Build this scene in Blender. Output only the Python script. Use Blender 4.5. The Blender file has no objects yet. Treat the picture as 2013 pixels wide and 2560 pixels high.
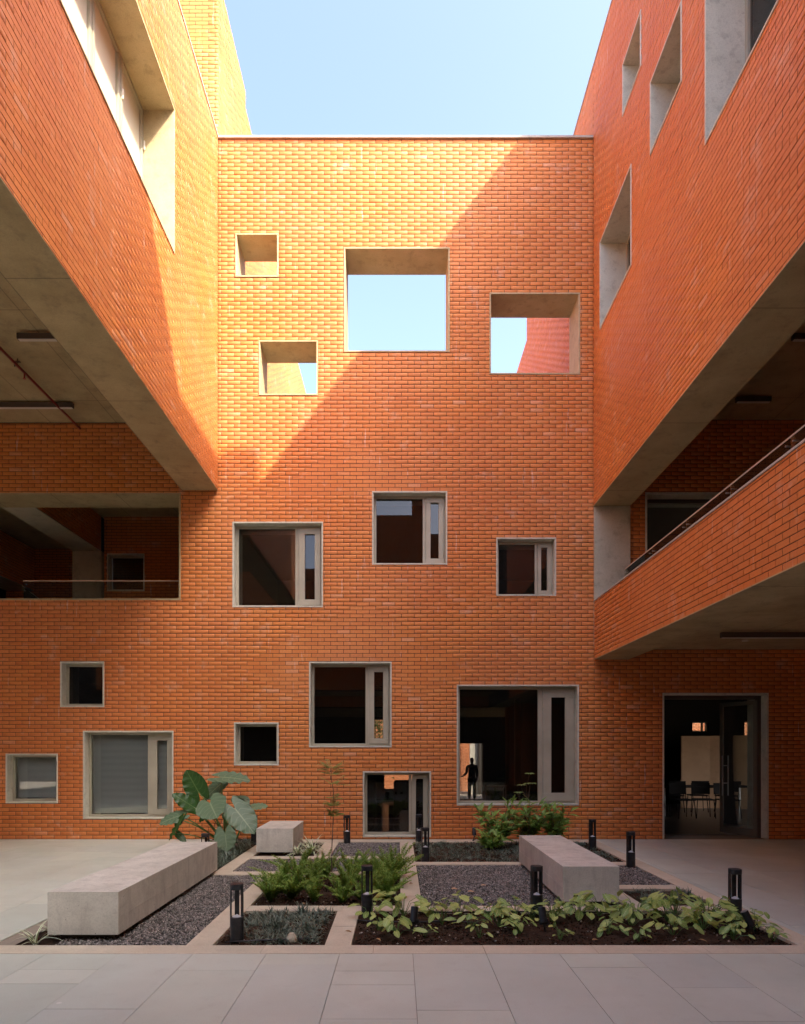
import bpy, math, random
import numpy as np
from mathutils import Vector, Matrix

random.seed(7)
rng = np.random.default_rng(7)
SC = bpy.context.scene
COL = SC.collection
R = math.radians

# ---------------------------------------------------------------- camera, sky, sun, exposure
EYE = 1.66                      # metres above the paving
YB = 12.632                     # the brick wall that closes the courtyard
XL, XR = -3.36, 3.62            # faces of the two side wings
cam_d = bpy.data.cameras.new('camera')
cam = bpy.data.objects.new('camera', cam_d)
COL.objects.link(cam)
cam.location = (0, 0, EYE)
cam.rotation_euler = (R(90), 0, 0)
cam_d.sensor_fit = 'HORIZONTAL'
cam_d.sensor_width = 36
cam_d.lens = 30.35
cam_d.shift_x = 0.0047
cam_d.shift_y = 0.2957
cam_d.clip_end = 3000
SC.camera = cam

SUN_DIR = Vector((-.755, .649, -1.0)).normalized()
world = bpy.data.worlds.new('World')
SC.world = world
world.use_nodes = True
wn = world.node_tree.nodes
bg = wn['Background']
sky = wn.new('ShaderNodeTexSky')
sky.sky_type = 'NISHITA'
sky.sun_disc = False
sky.sun_elevation = R(45.1)
sky.sun_rotation = R(130.7)
sky.air_density = 0.55
sky.dust_density = 4.3
sky.ozone_density = 1.2
bg.inputs['Strength'].default_value = 0.15
world.node_tree.links.new(sky.outputs[0], bg.inputs['Color'])
sun_d = bpy.data.lights.new('sun', 'SUN')
sun_d.energy = 2.05
sun_d.angle = R(0.5)
sun_d.color = (1.0, .85, .67)
sun = bpy.data.objects.new('sun', sun_d)
COL.objects.link(sun)
sun.location = (20, -20, 40)
sun.rotation_euler = SUN_DIR.to_track_quat('-Z', 'Y').to_euler()
SC.view_settings.view_transform = 'Standard'
SC.view_settings.look = 'None'
SC.view_settings.exposure = 2.62
SC.view_settings.gamma = 1.0
SC.view_settings.use_curve_mapping = False
SC.cycles.max_bounces = 12
SC.cycles.diffuse_bounces = 8
SC.cycles.glossy_bounces = 4
SC.cycles.transparent_max_bounces = 24
SC.cycles.use_denoising = True
SC.cycles.sample_clamp_indirect = 8


# ---------------------------------------------------------------- helpers
def mat(name, col=(.5, .5, .5), rough=.6, spec=.5, metal=0.0):
    m = bpy.data.materials.new(name)
    m.use_nodes = True
    b = m.node_tree.nodes['Principled BSDF']
    b.inputs['Base Color'].default_value = (*col, 1)
    b.inputs['Roughness'].default_value = rough
    b.inputs['Specular IOR Level'].default_value = spec
    b.inputs['Metallic'].default_value = metal
    return m


class NT:
    """Small helper to wire shader nodes."""
    def __init__(self, m):
        self.m, self.t = m, m.node_tree
        self.b = m.node_tree.nodes['Principled BSDF']

    def n(self, kind, **kw):
        x = self.t.nodes.new('ShaderNode' + kind)
        for k, v in kw.items():
            setattr(x, k, v)
        return x

    def l(self, a, b):
        self.t.links.new(a, b)

    def pos(self, scale=(1, 1, 1)):
        g = self.n('NewGeometry')
        mp = self.n('Mapping')
        mp.inputs['Scale'].default_value = scale
        self.l(g.outputs['Position'], mp.inputs['Vector'])
        return mp.outputs[0]

    def noise(self, vec, scale, detail=6, rough=.55):
        x = self.n('TexNoise')
        x.inputs['Scale'].default_value = scale
        x.inputs['Detail'].default_value = detail
        x.inputs['Roughness'].default_value = rough
        self.l(vec, x.inputs['Vector'])
        return x.outputs['Fac']

    def ramp(self, fac, stops, interp='LINEAR'):
        x = self.n('ValToRGB')
        x.color_ramp.interpolation = interp
        e = x.color_ramp.elements
        while len(e) < len(stops):
            e.new(.5)
        for q, (p, c) in zip(e, stops):
            q.position = p
            q.color = (*c, 1) if len(c) == 3 else c
        self.l(fac, x.inputs['Fac'])
        return x.outputs['Color']

    def mix(self, fac, a, b, mode='MIX'):
        x = self.n('Mix', data_type='RGBA', blend_type=mode)
        for sock, v in ((x.inputs[0], fac), (x.inputs[6], a), (x.inputs[7], b)):
            if isinstance(v, (int, float)):
                sock.default_value = v
            elif isinstance(v, tuple):
                sock.default_value = (*v, 1)
            else:
                self.l(v, sock)
        return x.outputs[2]

    def math(self, op, a, b=0.0):
        x = self.n('Math', operation=op)
        for sock, v in ((x.inputs[0], a), (x.inputs[1], b)):
            if isinstance(v, (int, float)):
                sock.default_value = v
            else:
                self.l(v, sock)
        return x.outputs[0]

    def bump(self, h, strength=.3, dist=.01):
        x = self.n('Bump')
        x.inputs['Strength'].default_value = strength
        x.inputs['Distance'].default_value = dist
        self.l(h, x.inputs['Height'])
        self.l(x.outputs[0], self.b.inputs['Normal'])

    def color(self, c):
        self.l(c, self.b.inputs['Base Color'])


G3 = lambda v: (v, v, v)


def brick_material(name, pal, mottle=1.0):
    m = mat(name, rough=.62, spec=.35)
    t = NT(m)
    g, oi = t.n('NewGeometry'), t.n('ObjectInfo')
    r = t.math('FRACT', t.math('ADD', g.outputs['Random Per Island'], oi.outputs['Random']))
    base = t.ramp(r, [(i / (len(pal) - 1), c) for i, c in enumerate(pal)])
    base = t.mix(t.ramp(r, [(.982, G3(0)), (.990, G3(.5))]), base, (.74, .42, .25))
    p = t.pos()
    big = t.noise(p, .55, 5)
    base = t.mix(t.ramp(big, [(.38, G3(0)), (.68, G3(.55 * mottle))]), base, (.66, .265, .105))
    patch = t.noise(p, .22, 3)
    base = t.mix(t.ramp(patch, [(.42, G3(0)), (.62, G3(.5 * mottle))]), base, (.53, .142, .034))
    grain = t.noise(p, 45, 4, .6)
    base = t.mix(t.ramp(grain, [(.38, G3(.17)), (.62, G3(0))]), base, (.26, .085, .03))
    # lime bloom and thin runs washed down from the joints
    eff = t.noise(p, 2.6, 9, .68)
    eff2 = t.noise(t.pos((9, 9, .9)), 1.4, 6, .6)
    f1 = t.ramp(eff, [(.575, G3(0)), (.70, G3(.36))])
    f2 = t.ramp(eff2, [(.655, G3(0)), (.73, G3(.55))])
    base = t.mix(f1, base, (.66, .47, .34))
    base = t.mix(f2, base, (.68, .56, .47))
    t.color(base)
    t.bump(t.noise(p, 60, 5, .6), .25, .004)
    return m


PAL = [(.625, .202, .042), (.685, .236, .050), (.665, .224, .047), (.69, .254, .062), (.64, .210, .044), (.59, .186, .039), (.675, .230, .049)]
M_BRICK = brick_material('brick_orange', PAL)
M_MORTAR = mat('mortar_dark', (.060, .047, .038), .95, .1)


def concrete_material(name, a, b, scale=1.0, stain=(.12, .10, .07), rough=.75, lines=False, pits=False):
    m = mat(name, rough=rough, spec=.3)
    t = NT(m)
    p = t.pos()
    c = t.ramp(t.noise(p, 1.6 * scale, 8, .62), [(.3, a), (.7, b)])
    c = t.mix(t.ramp(t.noise(p, 5 * scale, 8, .7), [(.52, G3(0)), (.78, G3(.55))]), c, stain)
    c = t.mix(t.ramp(t.noise(p, 70, 3), [(.3, G3(.18)), (.55, G3(0))]), c, (.10, .09, .08))
    if pits:        # air holes left by the casting
        v = t.n('TexVoronoi')
        v.inputs['Scale'].default_value = 17
        t.l(p, v.inputs['Vector'])
        hole = t.ramp(v.outputs['Distance'], [(.07, G3(.75)), (.11, G3(0))])
        c = t.mix(t.mix(t.ramp(t.noise(p, 3.1, 3), [(.5, G3(0)), (.6, G3(1))]), (0, 0, 0), hole), c, (.10, .09, .075))
        c = t.mix(t.ramp(t.noise(t.pos((6, 6, 1.2)), 1.3, 7, .65), [(.5, G3(0)), (.72, G3(.45))]), c, (.27, .245, .21))
    if lines:       # joints between the formwork panels
        sp = t.n('SeparateXYZ')
        t.l(p, sp.inputs[0])
        for ax, per in ((0, 1.22), (1, 2.44)):
            d = t.math('PINGPONG', t.math('ADD', sp.outputs[ax], .37), per / 2)
            c = t.mix(t.ramp(d, [(.004, G3(.55)), (.010, G3(0))]), c, (.10, .08, .05))
    t.color(c)
    t.bump(t.noise(p, 26, 8, .65), .22, .006)
    return m


M_CONC = concrete_material('cast_concrete', (.44, .40, .29), (.55, .50, .38))
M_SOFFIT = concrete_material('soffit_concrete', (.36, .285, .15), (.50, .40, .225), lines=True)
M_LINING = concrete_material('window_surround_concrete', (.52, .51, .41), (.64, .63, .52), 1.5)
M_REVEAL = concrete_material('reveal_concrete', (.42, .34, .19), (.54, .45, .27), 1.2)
M_BENCH = concrete_material('bench_concrete', (.50, .485, .405), (.66, .63, .54), 1.6, (.30, .275, .235), pits=True)
M_COPE = concrete_material('coping_stone', (.40, .37, .32), (.48, .45, .40), 2)


def floor_material():
    m = mat('paving_stone', rough=.42, spec=.45)
    t = NT(m)
    oi, p = t.n('ObjectInfo'), t.pos()
    c = t.ramp(oi.outputs['Random'], [(0, (.50, .555, .47)), (.35, (.60, .645, .54)), (.7, (.54, .585, .515)), (1, (.63, .665, .555))])
    c = t.mix(t.ramp(t.noise(p, .9, 7, .6), [(.35, G3(0)), (.7, G3(.5))]), c, (.43, .44, .355))
    c = t.mix(t.ramp(t.noise(p, 6, 8, .7), [(.55, G3(0)), (.8, G3(.35))]), c, (.34, .335, .27))
    c = t.mix(t.ramp(t.noise(p, 160, 2), [(.35, G3(.22)), (.55, G3(0))]), c, (.30, .295, .24))
    t.color(c)
    v = t.n('TexVoronoi')       # lime spots
    v.inputs['Scale'].default_value = 3.2
    t.l(p, v.inputs['Vector'])
    spot = t.ramp(v.outputs['Distance'], [(.045, G3(.7)), (.07, G3(0))])
    c = t.mix(t.mix(t.ramp(t.noise(p, .8, 2), [(.58, G3(0)), (.63, G3(1))]), (0, 0, 0), spot), c, (.72, .72, .66))
    t.color(c)
    rr = t.ramp(t.noise(p, 2.2, 6), [(.3, G3(.34)), (.7, G3(.55))])
    t.l(rr, t.b.inputs['Roughness'])
    t.bump(t.noise(p, 35, 6, .6), .08, .004)
    return m


M_FLOOR = floor_material()
M_JOINT = mat('paving_joint', (.27, .23, .175), .95, .1)
M_KERB = concrete_material('beige_edging_stone', (.52, .455, .33), (.62, .55, .41), 1.8, (.40, .34, .25), .8)


def soil_material():
    m = mat('garden_soil', rough=.95, spec=.15)
    t = NT(m)
    p = t.pos()
    c = t.ramp(t.noise(p, 5, 8, .7), [(.3, (.030, .018, .011)), (.6, (.062, .037, .022)), (.8, (.10, .065, .04))])
    c = t.mix(t.ramp(t.noise(p, 55, 3, .6), [(.66, G3(0)), (.72, G3(.8))]), c, (.20, .16, .125))
    t.color(c)
    t.bump(t.noise(p, 30, 8, .7), .9, .03)
    return m


M_SOIL = soil_material()


def gravel_material():
    m = mat('gravel', rough=.8, spec=.3)
    t = NT(m)
    g = t.n('NewGeometry')
    c = t.ramp(g.outputs['Random Per Island'], [(0, (.075, .071, .063)), (.35, (.16, .15, .133)), (.62, (.235, .22, .195)),
                                                (.86, (.29, .26, .23)), (1, (.45, .40, .35))])
    t.color(c)
    return m


M_GRAVEL = gravel_material()
M_METAL = mat('khaki_aluminium', (.36, .33, .25), .45, .5)
_t = NT(M_METAL)
_t.color(_t.ramp(_t.noise(_t.pos(), 3, 6), [(.3, (.33, .305, .225)), (.7, (.41, .38, .29))]))
M_DOORMETAL = mat('shaded_khaki_aluminium', (.15, .135, .10), .45, .5)  # khaki metal darkened in colour for the dim doorway
M_BLACK = mat('black_powder_coat', (.012, .012, .014), .42, .5)
_t = NT(M_BLACK)
_t.color(_t.ramp(_t.noise(_t.pos(), 20, 6), [(.4, (.010, .010, .012)), (.75, (.030, .030, .032))]))
M_LAMPCONE = mat('frosted_reflector', (.55, .57, .60), .35)
M_PIPE = mat('red_pipe_paint', (.26, .022, .018), .45)
M_LIGHTBODY = mat('dark_light_housing', (.075, .055, .042), .5)
M_DIFFUSER = mat('opal_diffuser', (.62, .58, .5), .4)
M_RAIL = mat('brick_tinted_rail', (.60, .42, .29), .4, .5)  # orange reflection off the brick is put into this rail colour
M_DARKROOM = mat('room_gloom_black', (.022, .016, .013), .8, .2)  # near-black colour stands in for the gloom inside the rooms
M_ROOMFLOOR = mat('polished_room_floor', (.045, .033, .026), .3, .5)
M_PARTITION = concrete_material('plywood_partition', (.44, .27, .15), (.52, .33, .19), 1.0, (.34, .20, .11), .6)
M_FURN = mat('black_furniture', (.010, .009, .009), .8, .1)
M_LEATHER = mat('brown_leather', (.05, .026, .016), .45)
M_TABLE = mat('wood_table_top', (.22, .11, .055), .3)
M_ROOFFLAT = mat('flat_roof', (.30, .27, .23), .9)
M_BLIND = mat('blind_slat', (.78, .80, .78), .5)
M_FINS = mat('pale_fins', (.55, .53, .48), .6)
M_POST = mat('galvanised_steel', (.30, .30, .30), .4, .5, .7)


def glass_material(name, tint=(.80, .84, .82), ior=1.5, rough=0.0, veil=0.0):
    m = bpy.data.materials.new(name)
    m.use_nodes = True
    t = m.node_tree
    t.nodes.clear()
    out = t.nodes.new('ShaderNodeOutputMaterial')
    mix = t.nodes.new('ShaderNodeMixShader')
    fr = t.nodes.new('ShaderNodeFresnel')
    fr.inputs['IOR'].default_value = ior
    tr = t.nodes.new('ShaderNodeBsdfTransparent')
    tr.inputs['Color'].default_value = (*tint, 1)
    gl = t.nodes.new('ShaderNodeBsdfGlossy')
    gl.inputs['Roughness'].default_value = rough
    t.links.new(fr.outputs[0], mix.inputs[0])
    t.links.new(gl.outputs[0], mix.inputs[2])
    if veil:
        df = t.nodes.new('ShaderNodeBsdfDiffuse')
        df.inputs['Color'].default_value = (.76, .73, .60, 1)
        m2 = t.nodes.new('ShaderNodeMixShader')
        m2.inputs[0].default_value = veil
        t.links.new(tr.outputs[0], m2.inputs[1])
        t.links.new(df.outputs[0], m2.inputs[2])
        t.links.new(m2.outputs[0], mix.inputs[1])
    else:
        t.links.new(tr.outputs[0], mix.inputs[1])
    t.links.new(mix.outputs[0], out.inputs[0])
    return m


M_GLASS = glass_material('window_glass', (.52, .52, .50), 1.55, 0.0, .004)
M_CLEAR = glass_material('clear_guard_glass', (.84, .88, .85), 1.25)
M_BLINDGLASS = glass_material('blind_window_glass', (.93, .95, .93), 1.5)
M_FROST = glass_material('frosted_glass', (.45, .47, .44), 1.5, .15, .85)


def leaf_material(name, dark, light, rib, rough=.42, trans=.3, veins=7.0, spec=.5):
    m = mat(name, rough=rough, spec=spec)
    t = NT(m)
    g, oi, uv = t.n('NewGeometry'), t.n('ObjectInfo'), t.n('UVMap')
    r = t.math('FRACT', t.math('ADD', g.outputs['Random Per Island'], oi.outputs['Random']))
    c = t.ramp(r, [(0, dark), (1, light)])
    c = t.mix(t.ramp(t.noise(t.pos(), 14, 4), [(.35, G3(0)), (.7, G3(.35))]), c, light)
    if veins:
        sp = t.n('SeparateXYZ')
        t.l(uv.outputs[0], sp.inputs[0])
        av = t.math('ABSOLUTE', t.math('SUBTRACT', sp.outputs[1], .5))
        s = t.math('SINE', t.math('MULTIPLY', t.math('SUBTRACT', sp.outputs[0], t.math('MULTIPLY', av, .55)), 6.283 * veins))
        lat = t.ramp(s, [(.90, G3(0)), (1.0, G3(.55))])
        mid = t.ramp(av, [(.012, G3(1)), (.03, G3(0))])
        c = t.mix(lat, c, rib)
        c = t.mix(mid, c, rib)
    t.color(c)
    if trans:
        out = [n for n in t.t.nodes if n.type == 'OUTPUT_MATERIAL'][0]
        tl = t.n('BsdfTranslucent')
        t.l(c, tl.inputs['Color'])
        mx = t.n('MixShader')
        mx.inputs[0].default_value = trans
        t.l(t.b.outputs[0], mx.inputs[1])
        t.l(tl.outputs[0], mx.inputs[2])
        t.l(mx.outputs[0], out.inputs[0])
    return m


M_EAR = leaf_material('elephant_ear_leaf', (.105, .175, .095), (.165, .245, .135), (.27, .35, .20), .46, .2)
M_EARDARK = leaf_material('deep_green_ear_leaf', (.025, .085, .016), (.045, .125, .025), (.11, .21, .06), .35, .35)
M_STALK = mat('green_stalk', (.10, .19, .045), .45)
M_FERN = leaf_material('fern_needles', (.19, .34, .05), (.36, .50, .11), (.1, .2, .05), .55, .45, 0)
M_MONDO = leaf_material('mondo_blades', (.065, .098, .066), (.19, .24, .175), (.05, .08, .05), .38, .15, 0)
M_ARROW = leaf_material('lime_arrow_leaf', (.12, .26, .045), (.50, .60, .16), (.62, .68, .34), .42, .3, 5)
M_SHRUB = leaf_material('lance_leaf', (.11, .25, .04), (.34, .50, .11), (.15, .24, .06), .34, .34, 0)
M_SAP = leaf_material('sapling_leaflet', (.20, .22, .04), (.34, .33, .08), (.2, .2, .06), .5, .3, 0)
M_BARK = mat('brown_stem', (.095, .060, .035), .8)
M_TREE = leaf_material('tree_leaf', (.06, .11, .02), (.16, .21, .05), (.1, .2, .05), .5, .3, 0)


def spider_material():
    m = mat('striped_blade', rough=.45)
    t = NT(m)
    uv = t.n('UVMap')
    sp = t.n('SeparateXYZ')
    t.l(uv.outputs[0], sp.inputs[0])
    av = t.math('ABSOLUTE', t.math('SUBTRACT', sp.outputs[1], .5))
    t.color(t.ramp(av, [(.20, (.13, .22, .05)), (.26, (.80, .81, .60))]))
    return m


M_SPIDER = spider_material()


def wloc(o):
    v = Vector((0, 0, 0))
    while o is not None:
        v += o.location
        o = o.parent
    return v


class MB:
    """Collects vertices and faces in world metres; build() links them as ONE mesh object."""
    def __init__(self):
        self.v, self.f, self.uv = [], [], {}

    def add(self, vs, fs):
        k = len(self.v)
        self.v += [tuple(p) for p in vs]
        self.f += [tuple(k + i for i in f) for f in fs]
        return self

    def box(self, x0, x1, y0, y1, z0, z1):
        return self.add([(x0, y0, z0), (x1, y0, z0), (x1, y1, z0), (x0, y1, z0), (x0, y0, z1), (x1, y0, z1), (x1, y1, z1), (x0, y1, z1)],
                        [(3, 2, 1, 0), (4, 5, 6, 7), (0, 1, 5, 4), (1, 2, 6, 5), (2, 3, 7, 6), (3, 0, 4, 7)])

    def tube(self, path, r, n=8, r1=None, cap=True):
        path = [Vector(p) for p in path]
        rings, k0 = [], len(self.v)
        for i, p in enumerate(path):
            d = (path[min(i + 1, len(path) - 1)] - path[max(i - 1, 0)]).normalized()
            a = d.cross(Vector((0, 0, 1)))
            if a.length < 1e-3:
                a = d.cross(Vector((1, 0, 0)))
            a.normalize()
            b = d.cross(a)
            q = i / max(1, len(path) - 1)
            rr = r if r1 is None else r + (r1 - r) * q
            for j in range(n):
                w = 2 * math.pi * j / n
                self.v.append(tuple(p + rr * (math.cos(w) * a + math.sin(w) * b)))
        m = len(path)
        for i in range(m - 1):
            for j in range(n):
                j2 = (j + 1) % n
                self.f.append((k0 + i * n + j, k0 + i * n + j2, k0 + (i + 1) * n + j2, k0 + (i + 1) * n + j))
        if cap:
            self.f.append(tuple(k0 + j for j in range(n)))
            self.f.append(tuple(k0 + (m - 1) * n + j for j in range(n)))
        return self

    def prism(self, outline, z0, z1):
        n, k = len(outline), len(self.v)
        self.v += [(x, y, z0) for x, y in outline] + [(x, y, z1) for x, y in outline]
        self.f += [tuple(k + n - 1 - i for i in range(n)), tuple(k + n + i for i in range(n))]
        self.f += [(k + i, k + (i + 1) % n, k + n + (i + 1) % n, k + n + i) for i in range(n)]
        return self

    def build(self, name, material, parent=None, smooth=False, bevel=0.0):
        o = link(name, mesh_from(name, self.v, self.f, material, wloc(parent) if parent else None, smooth), parent)
        if bevel:
            md = o.modifiers.new('bevel', 'BEVEL')
            md.width, md.segments, md.limit_method = bevel, 2, 'ANGLE'
        return o


def mesh_from(name, v, f, material, off=None, smooth=False):
    me = bpy.data.meshes.new(name)
    if off is not None and off.length > 0:
        v = [(p[0] - off.x, p[1] - off.y, p[2] - off.z) for p in v]
    me.from_pydata([tuple(p) for p in v], [], [tuple(q) for q in f])
    if material:
        me.materials.append(material)
    if smooth:
        me.polygons.foreach_set('use_smooth', [True] * len(me.polygons))
    return me


def mesh_quads(name, V, F, material, smooth=False):
    """Fast mesh from numpy arrays; F is (n, k) with k = 3 or 4."""
    me = bpy.data.meshes.new(name)
    n, k = F.shape
    me.vertices.add(len(V))
    me.vertices.foreach_set('co', np.ascontiguousarray(V, dtype=np.float32).ravel())
    me.loops.add(n * k)
    me.loops.foreach_set('vertex_index', np.ascontiguousarray(F, dtype=np.int32).ravel())
    me.polygons.add(n)
    me.polygons.foreach_set('loop_start', np.arange(0, n * k, k, dtype=np.int32))
    if smooth:
        me.polygons.foreach_set('use_smooth', [True] * n)
    me.materials.append(material)
    me.update(calc_edges=True)
    me.validate()
    return me


def link(name, data, parent=None, loc=None):
    o = bpy.data.objects.new(name, data)
    COL.objects.link(o)
    if parent is not None:
        o.parent = parent
    if loc is not None:
        o.location = loc
    return o


def tag(o, label, cat, group=None, kind=None):
    o['label'] = label
    o['category'] = cat
    if group:
        o['group'] = group
    o['kind'] = kind or o.get('kind') or 'thing'
    return o


def thing(name, loc, label, cat, group=None):
    return tag(link(name, None, None, loc), label, cat, group)


def structure(name, mb, m, parent=None, **kw):
    o = mb.build(name, m, parent, **kw)
    if parent is None:
        o['kind'] = 'structure'
    return o


def stuff(o):
    o['kind'] = 'stuff'
    return o


def kids(o):
    return [c for c in KIDS.get(o.name, ())]


KIDS = {}


def copy_tree(o, parent=None):
    c = o.copy()
    COL.objects.link(c)
    if parent is not None:
        c.parent = parent
    for ch in o.children:
        copy_tree(ch, c)
    return c


# ---------------------------------------------------------------- brickwork
BL, BH, JT = .2395, .0736, .0092        # module length, course height, joint


class Face:
    """A brick face: u runs along the wall, z up, e outwards from the finished face."""
    def __init__(self, kind, plane):
        self.kind, self.plane = kind, plane

    def p(self, u, e, z):
        k, q = self.kind, self.plane
        if k == 'S':
            return (u, q - e, z)          # faces -Y
        if k == 'N':
            return (u, q + e, z)          # faces +Y
        if k == 'W':
            return (q - e, u, z)          # faces -X
        return (q + e, u, z)              # faces +X

    def arr(self, u, e, z):
        a, b, c = self.p(u, e, z)
        o = np.ones_like(z)
        return np.stack([a * o, b * o, c * o], -1)

    def rot(self):
        return {'S': 0, 'N': math.pi, 'W': -math.pi / 2, 'E': math.pi / 2}[self.kind]


def subtract(iv, cuts):
    out = [iv]
    for a, b in cuts:
        nxt = []
        for x, y in out:
            if b <= x or a >= y:
                nxt.append((x, y))
            else:
                if a > x:
                    nxt.append((x, a))
                if b < y:
                    nxt.append((b, y))
        out = nxt
    return out


def layout(u0, u1, z0, z1, holes, zbase=0.0, ubase=0.0):
    bricks = []
    i0 = int(math.floor((z0 - zbase) / BH))
    i1 = int(math.ceil((z1 - zbase) / BH))
    for i in range(i0, i1):
        a, b = max(z0, zbase + i * BH + JT / 2), min(z1, zbase + (i + 1) * BH - JT / 2)
        if b - a < .006:
            continue
        off = ubase + (BL / 2 if i % 2 else 0)
        k0, k1 = int(math.floor((u0 - off) / BL)), int(math.ceil((u1 - off) / BL))
        near = [q for q in holes if q[2] < b and q[3] > a]
        for k in range(k0, k1):
            iv = (max(u0, off + k * BL + JT / 2), min(u1, off + (k + 1) * BL - JT / 2))
            if iv[1] - iv[0] < .01:
                continue
            hit = [q for q in near if q[0] < iv[1] and q[1] > iv[0]]
            edges = sorted({a, b} | {h for q in hit for h in (q[2], q[3]) if a < h < b})
            for za, zb in zip(edges, edges[1:]):
                if zb - za < .006:
                    continue
                cuts = [(q[0], q[1]) for q in hit if q[2] < zb - 1e-6 and q[3] > za + 1e-6]
                for x, y in subtract(iv, cuts):
                    if y - x > .012:
                        bricks.append((x, y, za, zb))
    return bricks


_full_brick = {}


def full_brick_mesh(material):
    if material.name not in _full_brick:
        l, h = (BL - JT) / 2, (BH - JT) / 2
        c = .0009
        mb = MB()
        mb.add([(-l, .007, -h), (l, .007, -h), (l, .007, h), (-l, .007, h),
                (-l, c, -h), (l, c, -h), (l, c, h), (-l, c, h),
                (-l + c, 0, -h + c), (l - c, 0, -h + c), (l - c, 0, h - c), (-l + c, 0, h - c)],
               [(8, 9, 10, 11), (4, 5, 9, 8), (5, 6, 10, 9), (6, 7, 11, 10), (7, 4, 8, 11),
                (0, 1, 5, 4), (1, 2, 6, 5), (2, 3, 7, 6), (3, 0, 4, 7)])
        _full_brick[material.name] = mesh_from('brick', mb.v, mb.f, material)
    return _full_brick[material.name]


def project(p):
    d = max(p[1], .3)
    return (846 + p[0] / d * 1440, 1591 - (p[2] - EYE) / d * 1440, 1440 / d)


def brickwork(parent, face, u0, u1, z0, z1, holes, material, singles=300, zbase=0.0, ubase=0.0, score=None, jitter=.0009):
    bricks = layout(u0, u1, z0, z1, holes, zbase, ubase)
    off = wloc(parent)
    fullL, fullH = BL - JT, BH - JT
    order = []
    if singles:
        for i, (a, b, c, d) in enumerate(bricks):
            if abs(b - a - fullL) < 1e-4 and abs(d - c - fullH) < 1e-4:
                p = face.p((a + b) / 2, 0, (c + d) / 2)
                if p[1] < .5:
                    continue
                x, y, s = project(p)
                if -5 < x < 1713 and -5 < y < 2177:
                    order.append(((score or (lambda q, x, y, s: s))(p, x, y, s), i))
        order.sort(reverse=True)
    own = {i for _, i in order[:singles]}
    me = full_brick_mesh(material) if own else None
    for i in sorted(own):
        a, b, c, d = bricks[i]
        e = random.gauss(0, jitter)
        o = link('brick', me, parent, Vector(face.p((a + b) / 2, e, (c + d) / 2)) - off)
        o.rotation_euler = (0, 0, face.rot())
    rest = np.array([q for i, q in enumerate(bricks) if i not in own], dtype=np.float64)
    n = len(rest)
    if n:
        e = rng.normal(0, jitter, n)
        ch = .0009
        a, b, c, d = rest.T
        rows = []
        for (du, dz, de) in ((0, 0, -.009), (1, 0, -.009), (1, 1, -.009), (0, 1, -.009),
                             (0, 0, -ch), (1, 0, -ch), (1, 1, -ch), (0, 1, -ch),
                             (0, 0, 0), (1, 0, 0), (1, 1, 0), (0, 1, 0)):
            uu = (b if du else a).copy()
            zz = (d if dz else c).copy()
            if de == 0:
                uu += -ch if du else ch
                zz += -ch if dz else ch
            rows.append(face.arr(uu, e + de, zz))
        V = np.stack(rows, 1).reshape(-1, 3) - np.array(off)
        f = np.array([(8, 9, 10, 11), (4, 5, 9, 8), (5, 6, 10, 9), (6, 7, 11, 10), (7, 4, 8, 11),
                      (0, 1, 5, 4), (1, 2, 6, 5), (2, 3, 7, 6), (3, 0, 4, 7)])
        F = (np.arange(n)[:, None, None] * 12 + f[None]).reshape(-1, 4)
        stuff(link('brick_field', mesh_quads('brick_field', V, F, material), parent))
    return len(bricks)


def core(face, u0, u1, z0, z1, holes, e0, e1, mb=None):
    """Wall body between outward offsets e1 (outer) and e0 (inner), with rectangular holes; only outer faces are made."""
    mb = mb or MB()
    us = sorted({u0, u1} | {min(max(h, u0), u1) for q in holes for h in q[:2]})
    zs = sorted({z0, z1} | {min(max(h, z0), z1) for q in holes for h in q[2:4]})
    nu, nz = len(us) - 1, len(zs) - 1

    def solid(i, j):
        if not (0 <= i < nu and 0 <= j < nz):
            return False
        cu, cz = (us[i] + us[i + 1]) / 2, (zs[j] + zs[j + 1]) / 2
        return not any(q[0] < cu < q[1] and q[2] < cz < q[3] for q in holes)

    def quad(*pts):
        mb.add([face.p(*p) for p in pts], [tuple(range(len(pts)))])
    for i in range(nu):
        for j in range(nz):
            if not solid(i, j):
                continue
            a, b, c, d = us[i], us[i + 1], zs[j], zs[j + 1]
            quad((a, e1, c), (b, e1, c), (b, e1, d), (a, e1, d))
            quad((a, e0, c), (a, e0, d), (b, e0, d), (b, e0, c))
            if not solid(i - 1, j):
                quad((a, e1, c), (a, e1, d), (a, e0, d), (a, e0, c))
            if not solid(i + 1, j):
                quad((b, e1, c), (b, e0, c), (b, e0, d), (b, e1, d))
            if not solid(i, j - 1):
                quad((a, e1, c), (a, e0, c), (b, e0, c), (b, e1, c))
            if not solid(i, j + 1):
                quad((a, e1, d), (b, e1, d), (b, e0, d), (a, e0, d))
    return mb


def fbox(mb, face, u0, u1, e0, e1, z0, z1):
    a, b = face.p(u0, e0, z0), face.p(u1, e1, z1)
    lo = [min(p, q) for p, q in zip(a, b)]
    hi = [max(p, q) for p, q in zip(a, b)]
    return mb.box(lo[0], hi[0], lo[1], hi[1], lo[2], hi[2])


def ring(mb, face, q, t, e0, e1, tb=None):
    """Rectangular ring of width t inside q=(u0,u1,z0,z1)."""
    u0, u1, z0, z1 = q
    tb = tb or t
    fbox(mb, face, u0, u1, e0, e1, z1 - t, z1)
    fbox(mb, face, u0, u1, e0, e1, z0, z0 + tb)
    fbox(mb, face, u0, u0 + t, e0, e1, z0 + tb, z1 - t)
    fbox(mb, face, u1 - t, u1, e0, e1, z0 + tb, z1 - t)
    return mb


def inset(q, t):
    return (q[0] + t, q[1] - t, q[2] + t, q[3] - t)


LIP = .028


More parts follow.
